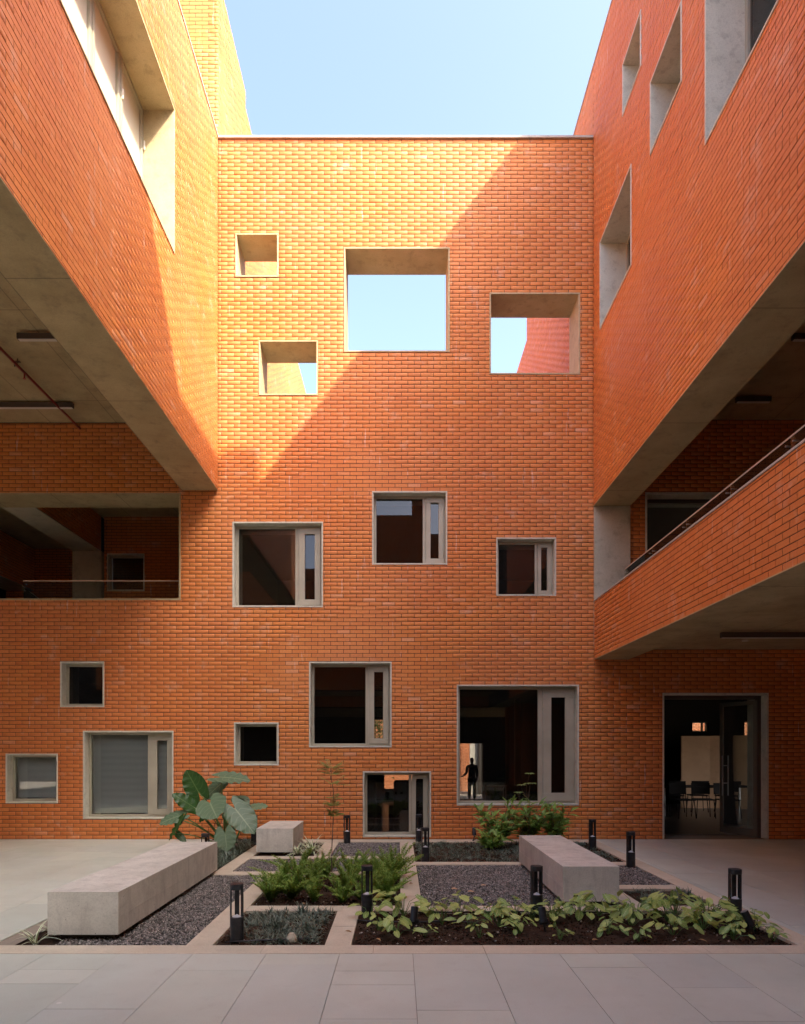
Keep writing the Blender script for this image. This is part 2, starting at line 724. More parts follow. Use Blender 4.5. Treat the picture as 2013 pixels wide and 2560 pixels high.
def window(parent, face, q, sash=None, depth=.17, thick=.69, blind=False, hinges=3, glass=None, frame_w=.046):
    """Window part: its frame is the part; surround, panes, sash, hinges and blind are its sub-parts."""
    inn = inset(q, LIP)
    mb = ring(MB(), face, inn, frame_w, -depth - .07, -depth)
    w, h = inn[1] - inn[0], inn[3] - inn[2]
    pane_r = inn[1] - frame_w
    if sash:
        m0 = inn[0] + w * .685
        m1 = inn[0] + w * .725
        fbox(mb, face, m0, m1, -depth - .07, -depth + .002, inn[2] + frame_w, inn[3] - frame_w)
        pane_r = m0
    win = mb.build('window', M_METAL, parent, bevel=.003)
    ring(MB(), face, q, LIP, -thick, .012).build('surround', M_LINING, win, bevel=.004)
    g = MB()
    fbox(g, face, inn[0] + frame_w - .004, pane_r + .004, -depth - .044, -depth - .036, inn[2] + frame_w - .004, inn[3] - frame_w + .004)
    g.build('pane', glass or (M_BLINDGLASS if blind else M_GLASS), win)
    if sash:
        sq = (m1 + .004, inn[1] - frame_w * .75, inn[2] + frame_w * .9, inn[3] - frame_w * .9)
        sw = (sq[1] - sq[0]) * .27
        s = ring(MB(), face, sq, sw, -depth - .05, -depth + .022)
        s.build('sash', M_METAL, win, bevel=.004)
        g = MB()
        fbox(g, face, sq[0] + sw - .003, sq[1] - sw + .003, -depth - .03, -depth - .022, sq[2] + sw - .003, sq[3] - sw + .003)
        g.build('pane', glass or (M_BLINDGLASS if blind else M_GLASS), win)
        for k in range(hinges):
            zc = sq[2] + (sq[3] - sq[2]) * ((k + .55) / (hinges + .1) if hinges > 2 else (.15 + .7 * k))
            hb = MB()
            hb.tube([face.p(sq[1] + .004, -depth + .03, zc - .045), face.p(sq[1] + .004, -depth + .03, zc + .045)], .009, 8)
            hb.build('hinge', M_METAL, win)
    if blind:
        b = MB()
        z = inn[2] + .06
        while z < inn[3] - .05:
            b.add([face.p(inn[0] + .03, -depth - .11, z), face.p(inn[1] - .03, -depth - .11, z),
                   face.p(inn[1] - .03, -depth - .128, z + .017), face.p(inn[0] + .03, -depth - .128, z + .017)], [(0, 1, 2, 3)])
            z += .0225
        stuff(b.build('blind_slats', M_BLIND, win))
    return win


def opening(parent, face, q, thick=.69, name='opening_surround'):
    return ring(MB(), face, q, LIP, -thick, .012).build(name, M_REVEAL, parent, bevel=.004)


wx = lambda d: (d - 846) / 114.0
wz = lambda d: EYE + (1591 - d) / 114.0
DQ = lambda x0, y0, x1, y1: (wx(x0), wx(x1), wz(y1), wz(y0))


# ================================================================ ground and garden
GX0, GX1, GY0, GY1 = -3.29, 3.40, 5.77, 12.40

floor = link('courtyard_floor', None, None, (0, 0, 0))
floor['kind'] = 'structure'
fb = MB()
for (a, b, c, d) in ((-16, 11, -18, 5.53), (-11, GX0, 5.53, YB), (3.62, 11, 5.53, YB), (3.95, 11, YB, YB + .7)):
    fb.add([(a, c, -.012), (b, c, -.012), (b, d, -.012), (a, d, -.012)], [(0, 1, 2, 3)])
fb.build('joint_bed', M_JOINT, floor)


def tile(x0, x1, y0, y1):
    g = .0019
    m = MB().box(x0 + g, x1 - g, y0 + g, y1 - g, -.011, random.uniform(-.0006, .0006))
    m.build('paving_tile', M_FLOOR, floor)


XJ = lambda k: .115 + .597 * k
FRONT = {-1: [5.10, 4.80, 4.19], -2: [5.255, 4.06], -3: [5.116, 3.95], -4: [4.35], -5: [5.13, 4.82, 4.0], -6: [4.22], 0: [4.33], 1: [3.7],
         2: [5.18, 4.0], 3: [4.74, 4.15], 4: [4.30], 5: [4.9, 4.1]}
for k in range(-7, 8):
    ys = [5.53] + FRONT.get(k, [random.uniform(4.2, 5.2)])
    ys.append(3.3)
    ys = sorted(ys)
    for a, b in zip(ys, ys[1:]):
        tile(XJ(k), XJ(k + 1), a, b)
for k in range(-16, 17):
    x0, x1 = XJ(k), XJ(k + 1)
    if -7 <= k < 8:
        for ya, yb in ((-9, -5.8), (-5.8, -2.6), (-2.6, .4), (.4, 3.3)):
            tile(x0, x1, ya, yb)
    spans = []
    if x1 <= GX0 + .3:
        spans = [(x0, min(x1, GX0), 5.53 if k >= -7 else 3.3, YB)]
    elif x0 >= 3.1:
        spans = [(max(x0, 3.62), x1, 5.53 if k < 8 else 3.3, YB)]
    for (a, b, c, d) in spans:
        if b - a < .02 or abs(a) > 10.9 or abs(b) > 10.9:
            continue
        y = c
        while y < d - .01:
            y2 = y + random.choice((.6, .9, 1.2, .45))
            if d - y2 < .3:
                y2 = d
            tile(a, b, y, min(y2, d))
            y = y2

earth = MB().add([(-400, -400, -.62), (400, -400, -.62), (400, 400, -.62), (-400, 400, -.62)], [(0, 1, 2, 3)])
structure('ground', earth, mat('dry_ground', (.46, .40, .31), .95, .1))


def slab_run(x0, x1, y0, y1, along, step):
    k = link('kerb', None, None, (0, 0, 0))
    k['kind'] = 'structure'
    a, b = (x0, x1) if along == 'x' else (y0, y1)
    n = max(1, round((b - a) / step))
    for i in range(n):
        p, q = a + (b - a) * i / n, a + (b - a) * (i + 1) / n
        g = .0012
        z = random.uniform(.0005, .002)
        m = MB()
        if along == 'x':
            m.box(p + g, q - g, y0, y1, -.10, z)
        else:
            m.box(x0, x1, p + g, q - g, -.10, z)
        m.build('kerb_stone', M_KERB, k, bevel=.002)
    return k


slab_run(-3.9, 4.4, 5.535, GY0, 'x', .95)
slab_run(-1.81, -1.585, GY0 + .002, 9.03, 'y', 1.1)
slab_run(-.63, -.405, GY0 + .002, 7.0, 'y', .62)
slab_run(-1.583, 3.398, 7.0, 7.235, 'x', 1.0)
slab_run(.02, .25, 7.237, 12.24, 'y', 1.0)
slab_run(-2.5, .018, 9.032, 9.27, 'x', .85)
slab_run(-2.5, -2.28, 9.272, 12.24, 'y', 1.0)
slab_run(-2.278, .018, 10.36, 10.62, 'x', .78)
slab_run(-1.33, -1.08, 10.622, 12.24, 'y', .8)
slab_run(.252, 3.398, 9.83, 10.07, 'x', .8)
slab_run(2.42, 2.62, 7.237, 8.118, 'y', .9)
slab_run(2.42, 3.398, 8.12, 8.35, 'x', .5)
slab_run(3.40, 3.618, 5.772, 12.60, 'y', .95)
slab_run(-2.5, 3.398, 12.24, 12.605, 'x', .9)
structure('soil', MB().add([(-3.6, 5.6, -.075), (3.6, 5.6, -.075), (3.6, 12.6, -.075), (-3.6, 12.6, -.075)], [(0, 1, 2, 3)]), M_SOIL)


def hump(x, y):
    return (.013 * math.sin(7.1 * x + 1.3 * y) * math.sin(5.3 * y - 2.1 * x) + .010 * math.sin(17 * x + 3) * math.sin(15 * y + 11 * x)
            + .006 * math.sin(41 * x) * math.sin(37 * y + 9 * x))


def soil_bed(x0, x1, y0, y1, top=-.028):
    nx, ny = max(4, int((x1 - x0) / .035)), max(4, int((y1 - y0) / .035))
    xs, ys = np.linspace(x0, x1, nx + 1), np.linspace(y0, y1, ny + 1)
    V, F = [], []
    for j, y in enumerate(ys):
        for i, x in enumerate(xs):
            e = min(x - x0, x1 - x, y - y0, y1 - y)
            V.append((x, y, top + (hump(x, y) + random.gauss(0, .004)) * min(1, e / .08) + .02 * min(1, e / .25)))
    for j in range(ny):
        for i in range(nx):
            k = j * (nx + 1) + i
            F.append((k, k + 1, k + nx + 2, k + nx + 1))
    o = link('soil', mesh_from('soil', V, F, M_SOIL, None, True))
    o['kind'] = 'structure'
    return o


BEDS = {'mondo_front': (-1.585, -.63, GY0, 7.0), 'arrow': (-.405, 3.40, GY0, 7.0), 'fern': (-1.585, .02, 7.235, 9.03),
        'ear': (-3.29, -2.5, 9.05, 12.4), 'left_edge': (-3.29, -2.95, GY0, 9.05), 'block': (-2.28, -1.33, 10.62, 12.24),
        'mondo_back': (.25, 3.40, 10.07, 12.24), 'mondo_small': (2.62, 3.40, 7.235, 8.12)}
for b in BEDS.values():
    soil_bed(*b)


def clods(x0, x1, y0, y1, n, name, material, smin, smax, z):
    """n small irregular stones in one mesh."""
    octv = np.array([(1, 0, 0), (-1, 0, 0), (0, 1, 0), (0, -1, 0), (0, 0, 1), (0, 0, -1)], float)
    octf = np.array([(0, 2, 4), (2, 1, 4), (1, 3, 4), (3, 0, 4), (2, 0, 5), (1, 2, 5), (3, 1, 5), (0, 3, 5)])
    V = octv[None] * rng.uniform(.65, 1.3, (n, 6, 1)) * rng.uniform(smin, smax, (n, 1, 1))
    V[:, :, 2] *= .75
    a = rng.uniform(0, 6.283, n)
    t = rng.uniform(-.7, .7, n)
    y, zz = V[:, :, 1] * np.cos(t)[:, None] - V[:, :, 2] * np.sin(t)[:, None], V[:, :, 1] * np.sin(t)[:, None] + V[:, :, 2] * np.cos(t)[:, None]
    X = V[:, :, 0] * np.cos(a)[:, None] - y * np.sin(a)[:, None]
    Y = V[:, :, 0] * np.sin(a)[:, None] + y * np.cos(a)[:, None]
    P = np.stack([X + rng.uniform(x0, x1, n)[:, None], Y + rng.uniform(y0, y1, n)[:, None], zz + (z + rng.uniform(-.008, .006, n))[:, None]], -1)
    F = (np.arange(n)[:, None, None] * 6 + octf[None]).reshape(-1, 3)
    return stuff(link(name, mesh_quads(name, P.reshape(-1, 3), F, material)))


M_CLOD = mat('soil_crumb', (.05, .03, .018), .95, .1)
_t = NT(M_CLOD)
_g = _t.n('NewGeometry')
_t.color(_t.ramp(_g.outputs['Random Per Island'], [(0, (.022, .013, .008)), (.9, (.075, .046, .028)), (.955, (.09, .06, .04)), (.975, (.42, .36, .30))]))
GRAVEL = [(.25, 2.42, 7.235, 9.83), (2.42, 3.40, 8.35, 9.83), (-2.95, -1.81, GY0, 9.03), (-2.28, .02, 9.27, 10.36), (-1.08, .02, 10.62, 12.24)]
GLAB = ['grey gravel bed left of the nearer right-hand bench', 'grey gravel patch beside the right bench and outer kerb',
        'grey gravel strip along the long left bench', 'grey gravel strip behind the fern bed', 'grey gravel square against the brick wall']
for q, lab in zip(GRAVEL, GLAB):
    n = int((q[1] - q[0]) * (q[3] - q[2]) * 3600)
    o = clods(q[0] + .01, q[1] - .01, q[2] + .01, q[3] - .01, n, 'gravel', M_GRAVEL, .007, .0165, -.012)
    tag(o, lab, 'gravel')
    base = MB().add([(q[0], q[2], -.02), (q[1], q[2], -.02), (q[1], q[3], -.02), (q[0], q[3], -.02)], [(0, 1, 2, 3)])
    structure('gravel_base', base, mat('gravel_base', (.055, .05, .046), .95, .1))
for key, lab in (('arrow', 'crumbs of dark soil and chips in the lime-leaved bed'), ('mondo_front', 'crumbs of dark soil in the front tuft bed'),
                 ('fern', 'crumbs of reddish soil in the fern bed'), ('mondo_back', 'crumbs of dark soil in the rear tuft bed')):
    q = BEDS[key]
    n = int((q[1] - q[0]) * (q[3] - q[2]) * 900)
    tag(clods(q[0] + .03, q[1] - .03, q[2] + .03, q[3] - .03, n, 'soil_crumbs', M_CLOD, .004, .016, -.005), lab, 'soil')

# ================================================================ the brick wall that closes the courtyard
FB = Face('S', YB)
HOLES = dict(w1=DQ(499.4, 495.3, 591.1, 587.6), w2=DQ(548.9, 722.1, 674.6, 838.6), w3=DQ(729.5, 524.9, 954.3, 746.8), w4=DQ(1038.5, 620.9, 1230.8, 794.5),
             w5=DQ(493.2, 1106.7, 685.4, 1288.2), w6=DQ(789.4, 1041.9, 949.1, 1197.9), w7=DQ(1052.7, 1140.3, 1180, 1264.2), w8=DQ(655.7, 1403.7, 831, 1585.4),
             w9=DQ(969.1, 1452.4, 1228.3, 1708.7), w10=DQ(769.9, 1635.9, 914.7, 1775.9), w11=DQ(496.6, 1532.5, 591.2, 1623.8),
             w12=DQ(176.2, 1550, 368, 1737.4), w13=DQ(127.8, 1403.3, 221.3, 1500.1), w14=DQ(12.3, 1598.5, 122.9, 1703.9))
DOOR = (wx(1405.8), wx(1630.4), 0.0, wz(1469.7))
GAL = (-11.5, wx(383.5), wz(1273), wz(1045))
UPD = (wx(1368.8), 8.4, 3.86, wz(1044.4))
TOPZ = wz(289.5)
wall = thing('brick_wall', (0, YB, 0), 'tall orange brick wall closing the courtyard, pierced by square windows and open holes', 'wall')
HL = list(HOLES.values()) + [DOOR, GAL, UPD]
core(FB, -11, 11, 0, TOPZ - .045, HL + [(-11.1, XL - .7, 8.02, 14), (XR + .7, 11.1, 8.07, 14)], -.69, -.0046).build('wall_body', M_MORTAR, wall)


def wall_score(p, x, y, s):
    # the pieces that show largest: those of the lower middle, in front of nothing
    return -abs(x - 760) * .6 - abs(y - 1420) + (-900 if (1590 < y and abs(x - 850) < 500) else 0)


ZS = 87 * BH
brickwork(wall, FB, -8.2, 8.6, 0, ZS, HL, M_BRICK, 200, ubase=.05, score=wall_score)
brickwork(wall, FB, -8.2, XL - .002, ZS, 7.74, HL, M_BRICK, 0, ubase=.05)
brickwork(wall, FB, XL - .002, XR - .002, ZS, TOPZ - .045, HL, M_BRICK, 100, ubase=.05, score=wall_score)
brickwork(wall, FB, XR - .002, 8.6, ZS, 7.80, HL, M_BRICK, 0, ubase=.05)
cp = MB().box(XL + .003, XR - .003, YB - .035, YB + .72, TOPZ - .043, TOPZ)
cp.build('coping', M_COPE, wall, bevel=.004)
for k in ('w1', 'w2', 'w3', 'w4'):
    opening(wall, FB, HOLES[k])
for k in ('w5', 'w6', 'w7', 'w8', 'w9', 'w10', 'w12'):
    window(wall, FB, HOLES[k], True, blind=(k == 'w12'), hinges=2 if k in ('w5', 'w6', 'w7') else 3)
for k in ('w11', 'w13', 'w14'):
    window(wall, FB, HOLES[k], None, blind=(k == 'w14'))
# gallery opening trim: pale lining with a sill
gm = MB()
fbox(gm, FB, GAL[0], GAL[1], -.69, .004, GAL[3] - .03, GAL[3])
fbox(gm, FB, GAL[0], GAL[1], -.69, .012, GAL[2], GAL[2] + .03)
fbox(gm, FB, GAL[1] - .03, GAL[1], -.69, .012, GAL[2] + .03, GAL[3] - .03)
gm.build('opening_surround', M_SOFFIT, wall)

# entrance door
dm = MB()
u0, u1, z0, z1 = DOOR
fbox(dm, FB, u0, u1, -.69, .012, z1 - .035, z1)
fbox(dm, FB, u0, u0 + .03, -.69, .012, 0.002, z1 - .035)
fbox(dm, FB, u1 - .04, u1, -.69, .012, 0.002, z1 - .035)
dm.build('opening_surround', M_LINING, wall, bevel=.004)
fr = MB()
fbox(fr, FB, u0 + .032, u0 + .09, -.30, -.18, .004, z1 - .04)
fbox(fr, FB, u1 - .10, u1 - .042, -.30, -.18, .004, z1 - .04)
fbox(fr, FB, u0 + .092, u1 - .102, -.30, -.18, z1 - .10, z1 - .04)
fr.build('door_frame', M_LIGHTBODY, wall)


def door_leaf(hx, w, ang, flip):
    leaf = MB()
    h = z1 - .12
    b = .075
    s = 1 if flip else -1

    def pt(a, d, z):
        c, sn = math.cos(ang), math.sin(ang)
        x, y = a * s, d
        return (hx + x * c - y * sn, YB + .22 + x * sn + y * c, z)

    def bx(m, a0, a1, d0, d1, za, zb):
        q = [pt(a, d, z) for z in (za, zb) for a, d in ((a0, d0), (a1, d0), (a1, d1), (a0, d1))]
        m.add(q, [(3, 2, 1, 0), (4, 5, 6, 7), (0, 1, 5, 4), (1, 2, 6, 5), (2, 3, 7, 6), (3, 0, 4, 7)])
    bx(leaf, 0, b, 0, .045, .012, h)
    bx(leaf, w - b, w, 0, .045, .012, h)
    bx(leaf, b, w - b, 0, .045, .012, .012 + .14)
    bx(leaf, b, w - b, 0, .045, h - b, h)
    lo = leaf.build('door', M_DOORMETAL, wall, bevel=.003)
    g = MB()
    bx(g, b, w - b, .018, .026, .152, h - b)
    g.build('pane', M_BLINDGLASS, lo)
    hd = MB()
    for d in (-.06, .10):
        hd.tube([pt(w - .12, d, .75), pt(w - .12, d, 1.55)], .014, 8)
    hd.tube([pt(w - .12, -.06, 1.0), pt(w - .12, .10, 1.0)], .01, 6)
    hd.tube([pt(w - .12, -.06, 1.35), pt(w - .12, .10, 1.35)], .01, 6)
    hd.build('handle', M_POST, lo)


door_leaf(u1 - .105, .86, R(-68), False)
# door in the upper right gallery
um = MB()
u0, u1, z0, z1 = UPD
fbox(um, FB, u0, u1, -.69, .012, z1 - .035, z1)
fbox(um, FB, u0, u0 + .035, -.69, .012, z0, z1 - .035)
um.build('opening_surround', M_LINING, wall)
um = ring(MB(), FB, (u0 + .04, u0 + 1.9, 3.86, z1 - .04), .07, -.30, -.24)
ud = um.build('gallery_door', M_LIGHTBODY, wall)
g = MB()
fbox(g, FB, u0 + .11, u0 + 1.83, -.28, -.27, 3.93, z1 - .11)
g.build('pane', M_GLASS, ud)

# ================================================================ left wing
LT = TOPZ + .0
FL = Face('E', XL)
LW = (4.4, 10.16, 9.08, 11.24)
lw = thing('brick_wing', (XL, 0, 6.49), 'overhanging brick wing on the left with one long recessed window', 'building')
LZ0 = 6.49
core(FL, 2.5, YB - .012, LZ0 + .012, LT - .03, [LW], -.675, -.0046).build('wall_body', M_MORTAR, lw)
brickwork(lw, FL, 2.5, YB - .014, LZ0 + .012, LT - .03, [LW], M_BRICK, 300, zbase=LZ0 - .03, ubase=YB,
          score=lambda p, x, y, s: s - (100 if x < 5 else 0))
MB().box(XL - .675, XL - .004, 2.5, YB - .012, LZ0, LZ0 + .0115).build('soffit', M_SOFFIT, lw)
MB().box(XL - .70, XL + .012, 2.5, YB - .04, LT - .028, LT + .004).build('coping', M_COPE, lw)
MB().box(-11, XL - .70, 2.5, YB + .69, LT - .4, LT - .1).build('roof', M_ROOFFLAT, lw)
# recessed window: surround, frame with mullions, tall panes
lf = MB()
inn = inset(LW, LIP)
D0 = .45
ring(lf, FL, inn, .06, -D0 - .07, -D0)
mull = [9.30, 8.45, 7.60, 6.75, 5.90, 5.05]
for y in mull:
    fbox(lf, FL, y - .075, y - .005, -D0 - .07, -D0, inn[2] + .06, inn[3] - .06)
    fbox(lf, FL, y + .000, y + .045, -D0 - .06, -D0 + .012, inn[2] + .06, inn[3] - .06)
lwin = lf.build('window', M_METAL, lw, bevel=.003)
ring(MB(), FL, LW, LIP, -.675, .012).build('surround', M_REVEAL, lwin, bevel=.004)
ed = [inn[1] - .06] + mull + [inn[0] + .06]
for b, a in zip(ed, ed[1:]):
    g = MB()
    fbox(g, FL, a + .05, b - .08 if b in mull else b, -D0 - .045, -D0 - .037, inn[2] + .06, inn[3] - .06)
    g.build('pane', M_FROST, lwin)
for y in (9.30, 10.09):
    hb = MB()
    for z in (9.55, 10.6):
        hb.tube([FL.p(y + .02, -D0 + .02, z), FL.p(y + .02, -D0 + .02, z + .13)], .014, 8)
    hb.build('hinge', M_DIFFUSER, lwin)
# room behind that window, floor of the wing and its ceiling below
structure('gallery_ceiling', MB().box(-11, XL - .676, 2.5, YB - .012, 7.75, 8.0), M_SOFFIT)
structure('room_wall', MB().box(-8.6, -8.5, 2.5, YB, 8.001, LT - .42), mat('pale_room_wall', (.55, .52, .45), .8))
sw = thing('shade_wall', (-11, 0, 0), 'unseen brick wall added at far left to keep the undercroft dark', 'wall')
MB().box(-11.3, -11, 7, YB - .02, 0, 7.748).build('wall_body', M_BRICK, sw)  # out of view, added to stop sky light from the left
structure('room_wall', MB().box(-11.2, -11, YB + .70, 20, 3.7, 7.3), M_DARKROOM)

# ================================================================ right wing
FR = Face('W', XR)
RW = [(10.13, 10.96, 11.88, 12.72), (8.67, 9.76, 10.21, 11.25), (5.6, 8.01, 8.79, 11.25), (10.55, 12.2, 9.2, 10.78)]
RZ0 = wz(1075)
RT = 14.86
rw = thing('brick_wing', (XR, 0, RZ0), 'overhanging brick wing on the right with recessed windows stepping upwards', 'building')
core(FR, -1.6, YB - .012, RZ0 + .012, 14.36, RW, -.675, -.0046).build('wall_body', M_MORTAR, rw)
MB().box(XR + .009, XR + .675, -1.6, 11.45, 14.36, RT).build('parapet', M_BRICK, rw)
brickwork(rw, FR, 3.0, YB - .014, RZ0 + .012, 14.36, RW, M_BRICK, 300, zbase=RZ0 - .03, ubase=YB,
          score=lambda p, x, y, s: s - (100 if x > 1700 else 0))
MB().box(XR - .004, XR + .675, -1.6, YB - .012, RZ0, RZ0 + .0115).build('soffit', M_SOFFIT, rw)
MB().box(XR - .01, XR + .69, 11.46, YB - .012, 14.362, 14.40).build('coping', M_COPE, rw)
MB().box(XR + .70, 9, -1.6, YB + .6, 13.9, 14.2).build('roof', M_ROOFFLAT, rw)
for q in RW:
    inn = inset(q, LIP)
    f = ring(MB(), FR, inn, .06, -.52, -.45)
    if q[1] - q[0] > 2:
        fbox(f, FR, 6.9, 6.98, -.52, -.45, inn[2] + .06, inn[3] - .06)
    wo = f.build('window', M_METAL, rw, bevel=.003)
    ring(MB(), FR, q, LIP, -.675, .012).build('surround', M_LINING, wo, bevel=.004)
    g = MB()
    fbox(g, FR, inn[0] + .055, inn[1] - .055, -.492, -.484, inn[2] + .055, inn[3] - .055)
    g.build('pane', M_GLASS, wo)
structure('gallery_ceiling', MB().box(XR + .676, 9, -1.6, YB - .012, 7.80, 8.05), M_SOFFIT)
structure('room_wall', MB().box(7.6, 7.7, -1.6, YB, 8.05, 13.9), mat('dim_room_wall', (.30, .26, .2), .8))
sw = thing('shade_wall', (9, 0, 0), 'unseen brick wall added at far right to darken the undercroft', 'wall')
MB().box(9, 9.3, -1.6, YB + .69, 0, 7.80).build('wall_body', M_BRICK, sw)  # out of view, added to keep the right side dark

sw = thing('shade_wall', (6.3, -1.7, 0), 'unseen brick wall added behind the viewer to darken the right undercroft', 'wall')
MB().box(XR + .69, 9, -1.8, -1.602, 0, 7.798).build('wall_body', M_BRICK, sw)  # added unseen to block light into the right undercroft and gallery

# concrete pier between wall and balcony, then the balcony itself
pr = thing('concrete_pier', (XR + .3, YB - .03, 4.4), 'pale concrete pier at the far end of the right balcony', 'pillar')
MB().box(XR + .006, wx(1335.5), YB - .055, YB - .013, 3.55, RZ0 - .003).build('pier_body', M_CONC, pr)
PZ0, PZ1 = wz(1400), wz(1275)
pa = thing('balcony', (XR, 6, PZ0), 'low brick balcony under the right wing with pale coping and concrete underside', 'balcony')
core(FR, -1.6, YB - .06, PZ0 + .012, PZ1 - .028, [], -.12, -.0046).build('parapet_body', M_MORTAR, pa)
brickwork(pa, FR, 3.4, YB - .06, PZ0 + .012, PZ1 - .028, [], M_BRICK, 300, zbase=PZ0 + .008, ubase=YB)
MB().box(XR - .012, XR + .16, -1.6, YB - .06, PZ1 - .026, PZ1).build('coping', M_COPE, pa, bevel=.004)
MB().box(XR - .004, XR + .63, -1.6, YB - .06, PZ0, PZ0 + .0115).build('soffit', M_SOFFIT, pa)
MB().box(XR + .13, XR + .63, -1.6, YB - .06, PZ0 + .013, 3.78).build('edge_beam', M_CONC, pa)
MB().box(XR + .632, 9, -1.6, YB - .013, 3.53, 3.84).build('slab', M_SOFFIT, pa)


def guard(name, loc, label, pts, z0, zr, panel, cat='balustrade'):
    """Glass balustrade along a straight line: top rail, panes, and clamps."""
    t = thing(name, loc, label, cat)
    a, b = Vector(pts[0]), Vector(pts[1])
    n = max(1, round((b - a).length / panel))
    MB().tube([(a.x, a.y, zr), (b.x, b.y, zr)], .011, 10).build('top_rail', M_RAIL, t, smooth=True)
    d = (b - a).normalized()
    nn = Vector((-d.y, d.x))
    for i in range(n):
        p, q = a + (b - a) * (i / n) + d * .006, a + (b - a) * ((i + 1) / n) - d * .006
        m = MB()
        h = nn * .006
        vs = [(p.x - h.x, p.y - h.y, z0), (q.x - h.x, q.y - h.y, z0), (q.x + h.x, q.y + h.y, z0), (p.x + h.x, p.y + h.y, z0)]
        vs += [(x, y, zr - .012) for x, y, _ in vs]
        m.add(vs, [(3, 2, 1, 0), (4, 5, 6, 7), (0, 1, 5, 4), (1, 2, 6, 5), (2, 3, 7, 6), (3, 0, 4, 7)])
        m.build('glass_panel', M_CLEAR, t)
        c = MB()
        for w in (p + d * .06, q - d * .06):
            c.tube([(w.x - nn.x * .018, w.y - nn.y * .018, zr - .07), (w.x + nn.x * .018, w.y + nn.y * .018, zr - .07)], .010, 8)
        c.build('clamp', M_POST, t)
    return t


guard('glass_balustrade', (4.1, 6, 3.84), 'glass balustrade with steel rail behind the right balcony parapet', ((4.1, 12.3), (4.1, 3.2)), 3.86, 4.935, 1.25)
guard('glass_balustrade', (-6, 12.9, 4.48), 'glass balustrade with thin rail along the left gallery sill', ((-7.16, 12.94), (-4.12, 12.94)), 4.482, 4.885, 3.1)
guard('glass_balustrade', (-7.2, 14, 4.0), 'short glass balustrade running back from the left gallery sill', ((-7.2, 13.02), (-7.9, 15.8)), 4.06, 4.80, 2.9)

# ================================================================ left gallery interior
structure('gallery_floor', MB().box(-11, -4.0, YB + .695, 20, 3.7, 4.0), M_FLOOR)
structure('gallery_ceiling', MB().box(-11, -4.0, YB + .695, 20, 7.3, 7.5), M_SOFFIT)
FG = Face('S', 16.4)
GW = ((227 - 846) / 1440 * 16.4, (306.5 - 846) / 1440 * 16.4, EYE + (1591 - 1254) / 1440 * 16.4, EYE + (1591 - 1174) / 1440 * 16.4)
gw = thing('gallery_wall', (-5.5, 16.4, 4), 'dim brick wall with one square window at the back of the left gallery', 'wall')
core(FG, -7.12, -4.0, 4.0, 7.3, [GW], -.30, -.0046).build('wall_body', M_MORTAR, gw)
brickwork(gw, FG, -7.12, -4.0, 4.0, 7.3, [GW], M_BRICK, 200)
window(gw, FG, GW, None, thick=.3, depth=.12)
cl = thing('concrete_column', (-7.5, 16.4, 4), 'square concrete column standing in the left gallery', 'column')
MB().box(-7.84, -7.14, 16.30, 16.95, 4.0, 6.445).build('shaft', M_CONC, cl, bevel=.006)
bm = thing('downstand_beam', (-7.5, 14.8, 6.45), 'brick faced beam with pale concrete underside running back to the gallery column', 'beam')
MB().box(-7.84, -7.18, YB + .70, 16.98, 6.446, 6.46).build('soffit', M_CONC, bm)
MB().box(-7.83, -7.19, YB + .70, 16.98, 6.462, 7.298).build('beam_body', M_MORTAR, bm)
brickwork(bm, Face('E', -7.18), YB + .70, 16.38, 6.462, 7.298, [], M_BRICK, 0)
FG2 = Face('S', 19.0)
gw2 = thing('gallery_wall', (-9, 19, 4), 'farther brick wall left of the gallery column', 'wall')
core(FG2, -11, -7.0, 4.0, 7.3, [], -.30, -.0046).build('wall_body', M_MORTAR, gw2)
brickwork(gw2, FG2, -11, -7.0, 4.0, 7.3, [], M_BRICK, 100)
bx = thing('hanging_block', (-10.6, 16, 6.1), 'dark overhanging brick block with concrete underside deep in the left gallery', 'building')
MB().box(-10.99, -10.2, YB + .72, 18.98, 6.13, 7.295).build('block_body', M_MORTAR, bx)
brickwork(bx, Face('E', -10.19), YB + .72, 18.97, 6.13, 7.295, [], M_BRICK, 0)
MB().box(-10.98, -10.2, YB + .72, 18.98, 6.115, 6.128).build('soffit', M_CONC, bx)


def batten(loc, length, label, axis='x'):
    t = thing('ceiling_light', loc, label, 'ceiling light', 'slim batten lights under the concrete ceilings')
    x, y, z = loc
    MB().box(x, x + length, y - .035, y + .035, z - .085, z - .002).build('housing', M_LIGHTBODY, t, bevel=.004)
    MB().box(x + .02, x + length - .02, y - .026, y + .026, z - .094, z - .086).build('diffuser', M_DIFFUSER, t)
    return t


batten((-5.53, 9.85, 7.70), 1.35, 'batten light half hidden by the left beam, nearer of the two left ceiling lights')
batten((-7.1, 11.85, 7.72), 1.42, 'long batten light under the left ceiling, nearest the brick wall')
batten((-9.6, 13.9, 7.27), 1.5, 'batten light deep in the left gallery, cut by the frame edge')
batten((-8.9, 15.6, 7.27), 1.3, 'batten light deep in the left gallery, nearest the column')
batten((5.03, 10.6, 3.50), 1.6, 'batten light under the right balcony near the entrance door')
batten((5.84, 11.75, 7.77), .60, 'short batten light on the dark ceiling of the right gallery, nearest the brick wall')
batten((5.78, 9.97, 7.77), 1.3, 'batten light on the dark right gallery ceiling at the frame edge')
dl = thing('downlight', (5.9, 11.55, 3.528), 'small round downlight on the ceiling over the entrance', 'ceiling light')
MB().prism([(5.9 + .055 * math.cos(a * .3927), 11.55 + .055 * math.sin(a * .3927)) for a in range(16)], 3.512, 3.5295).build('trim', M_DIFFUSER, dl)
pp = thing('sprinkler_pipe', (-5.93, 8, 7.64), 'red sprinkler pipe under the left concrete ceiling', 'pipe')
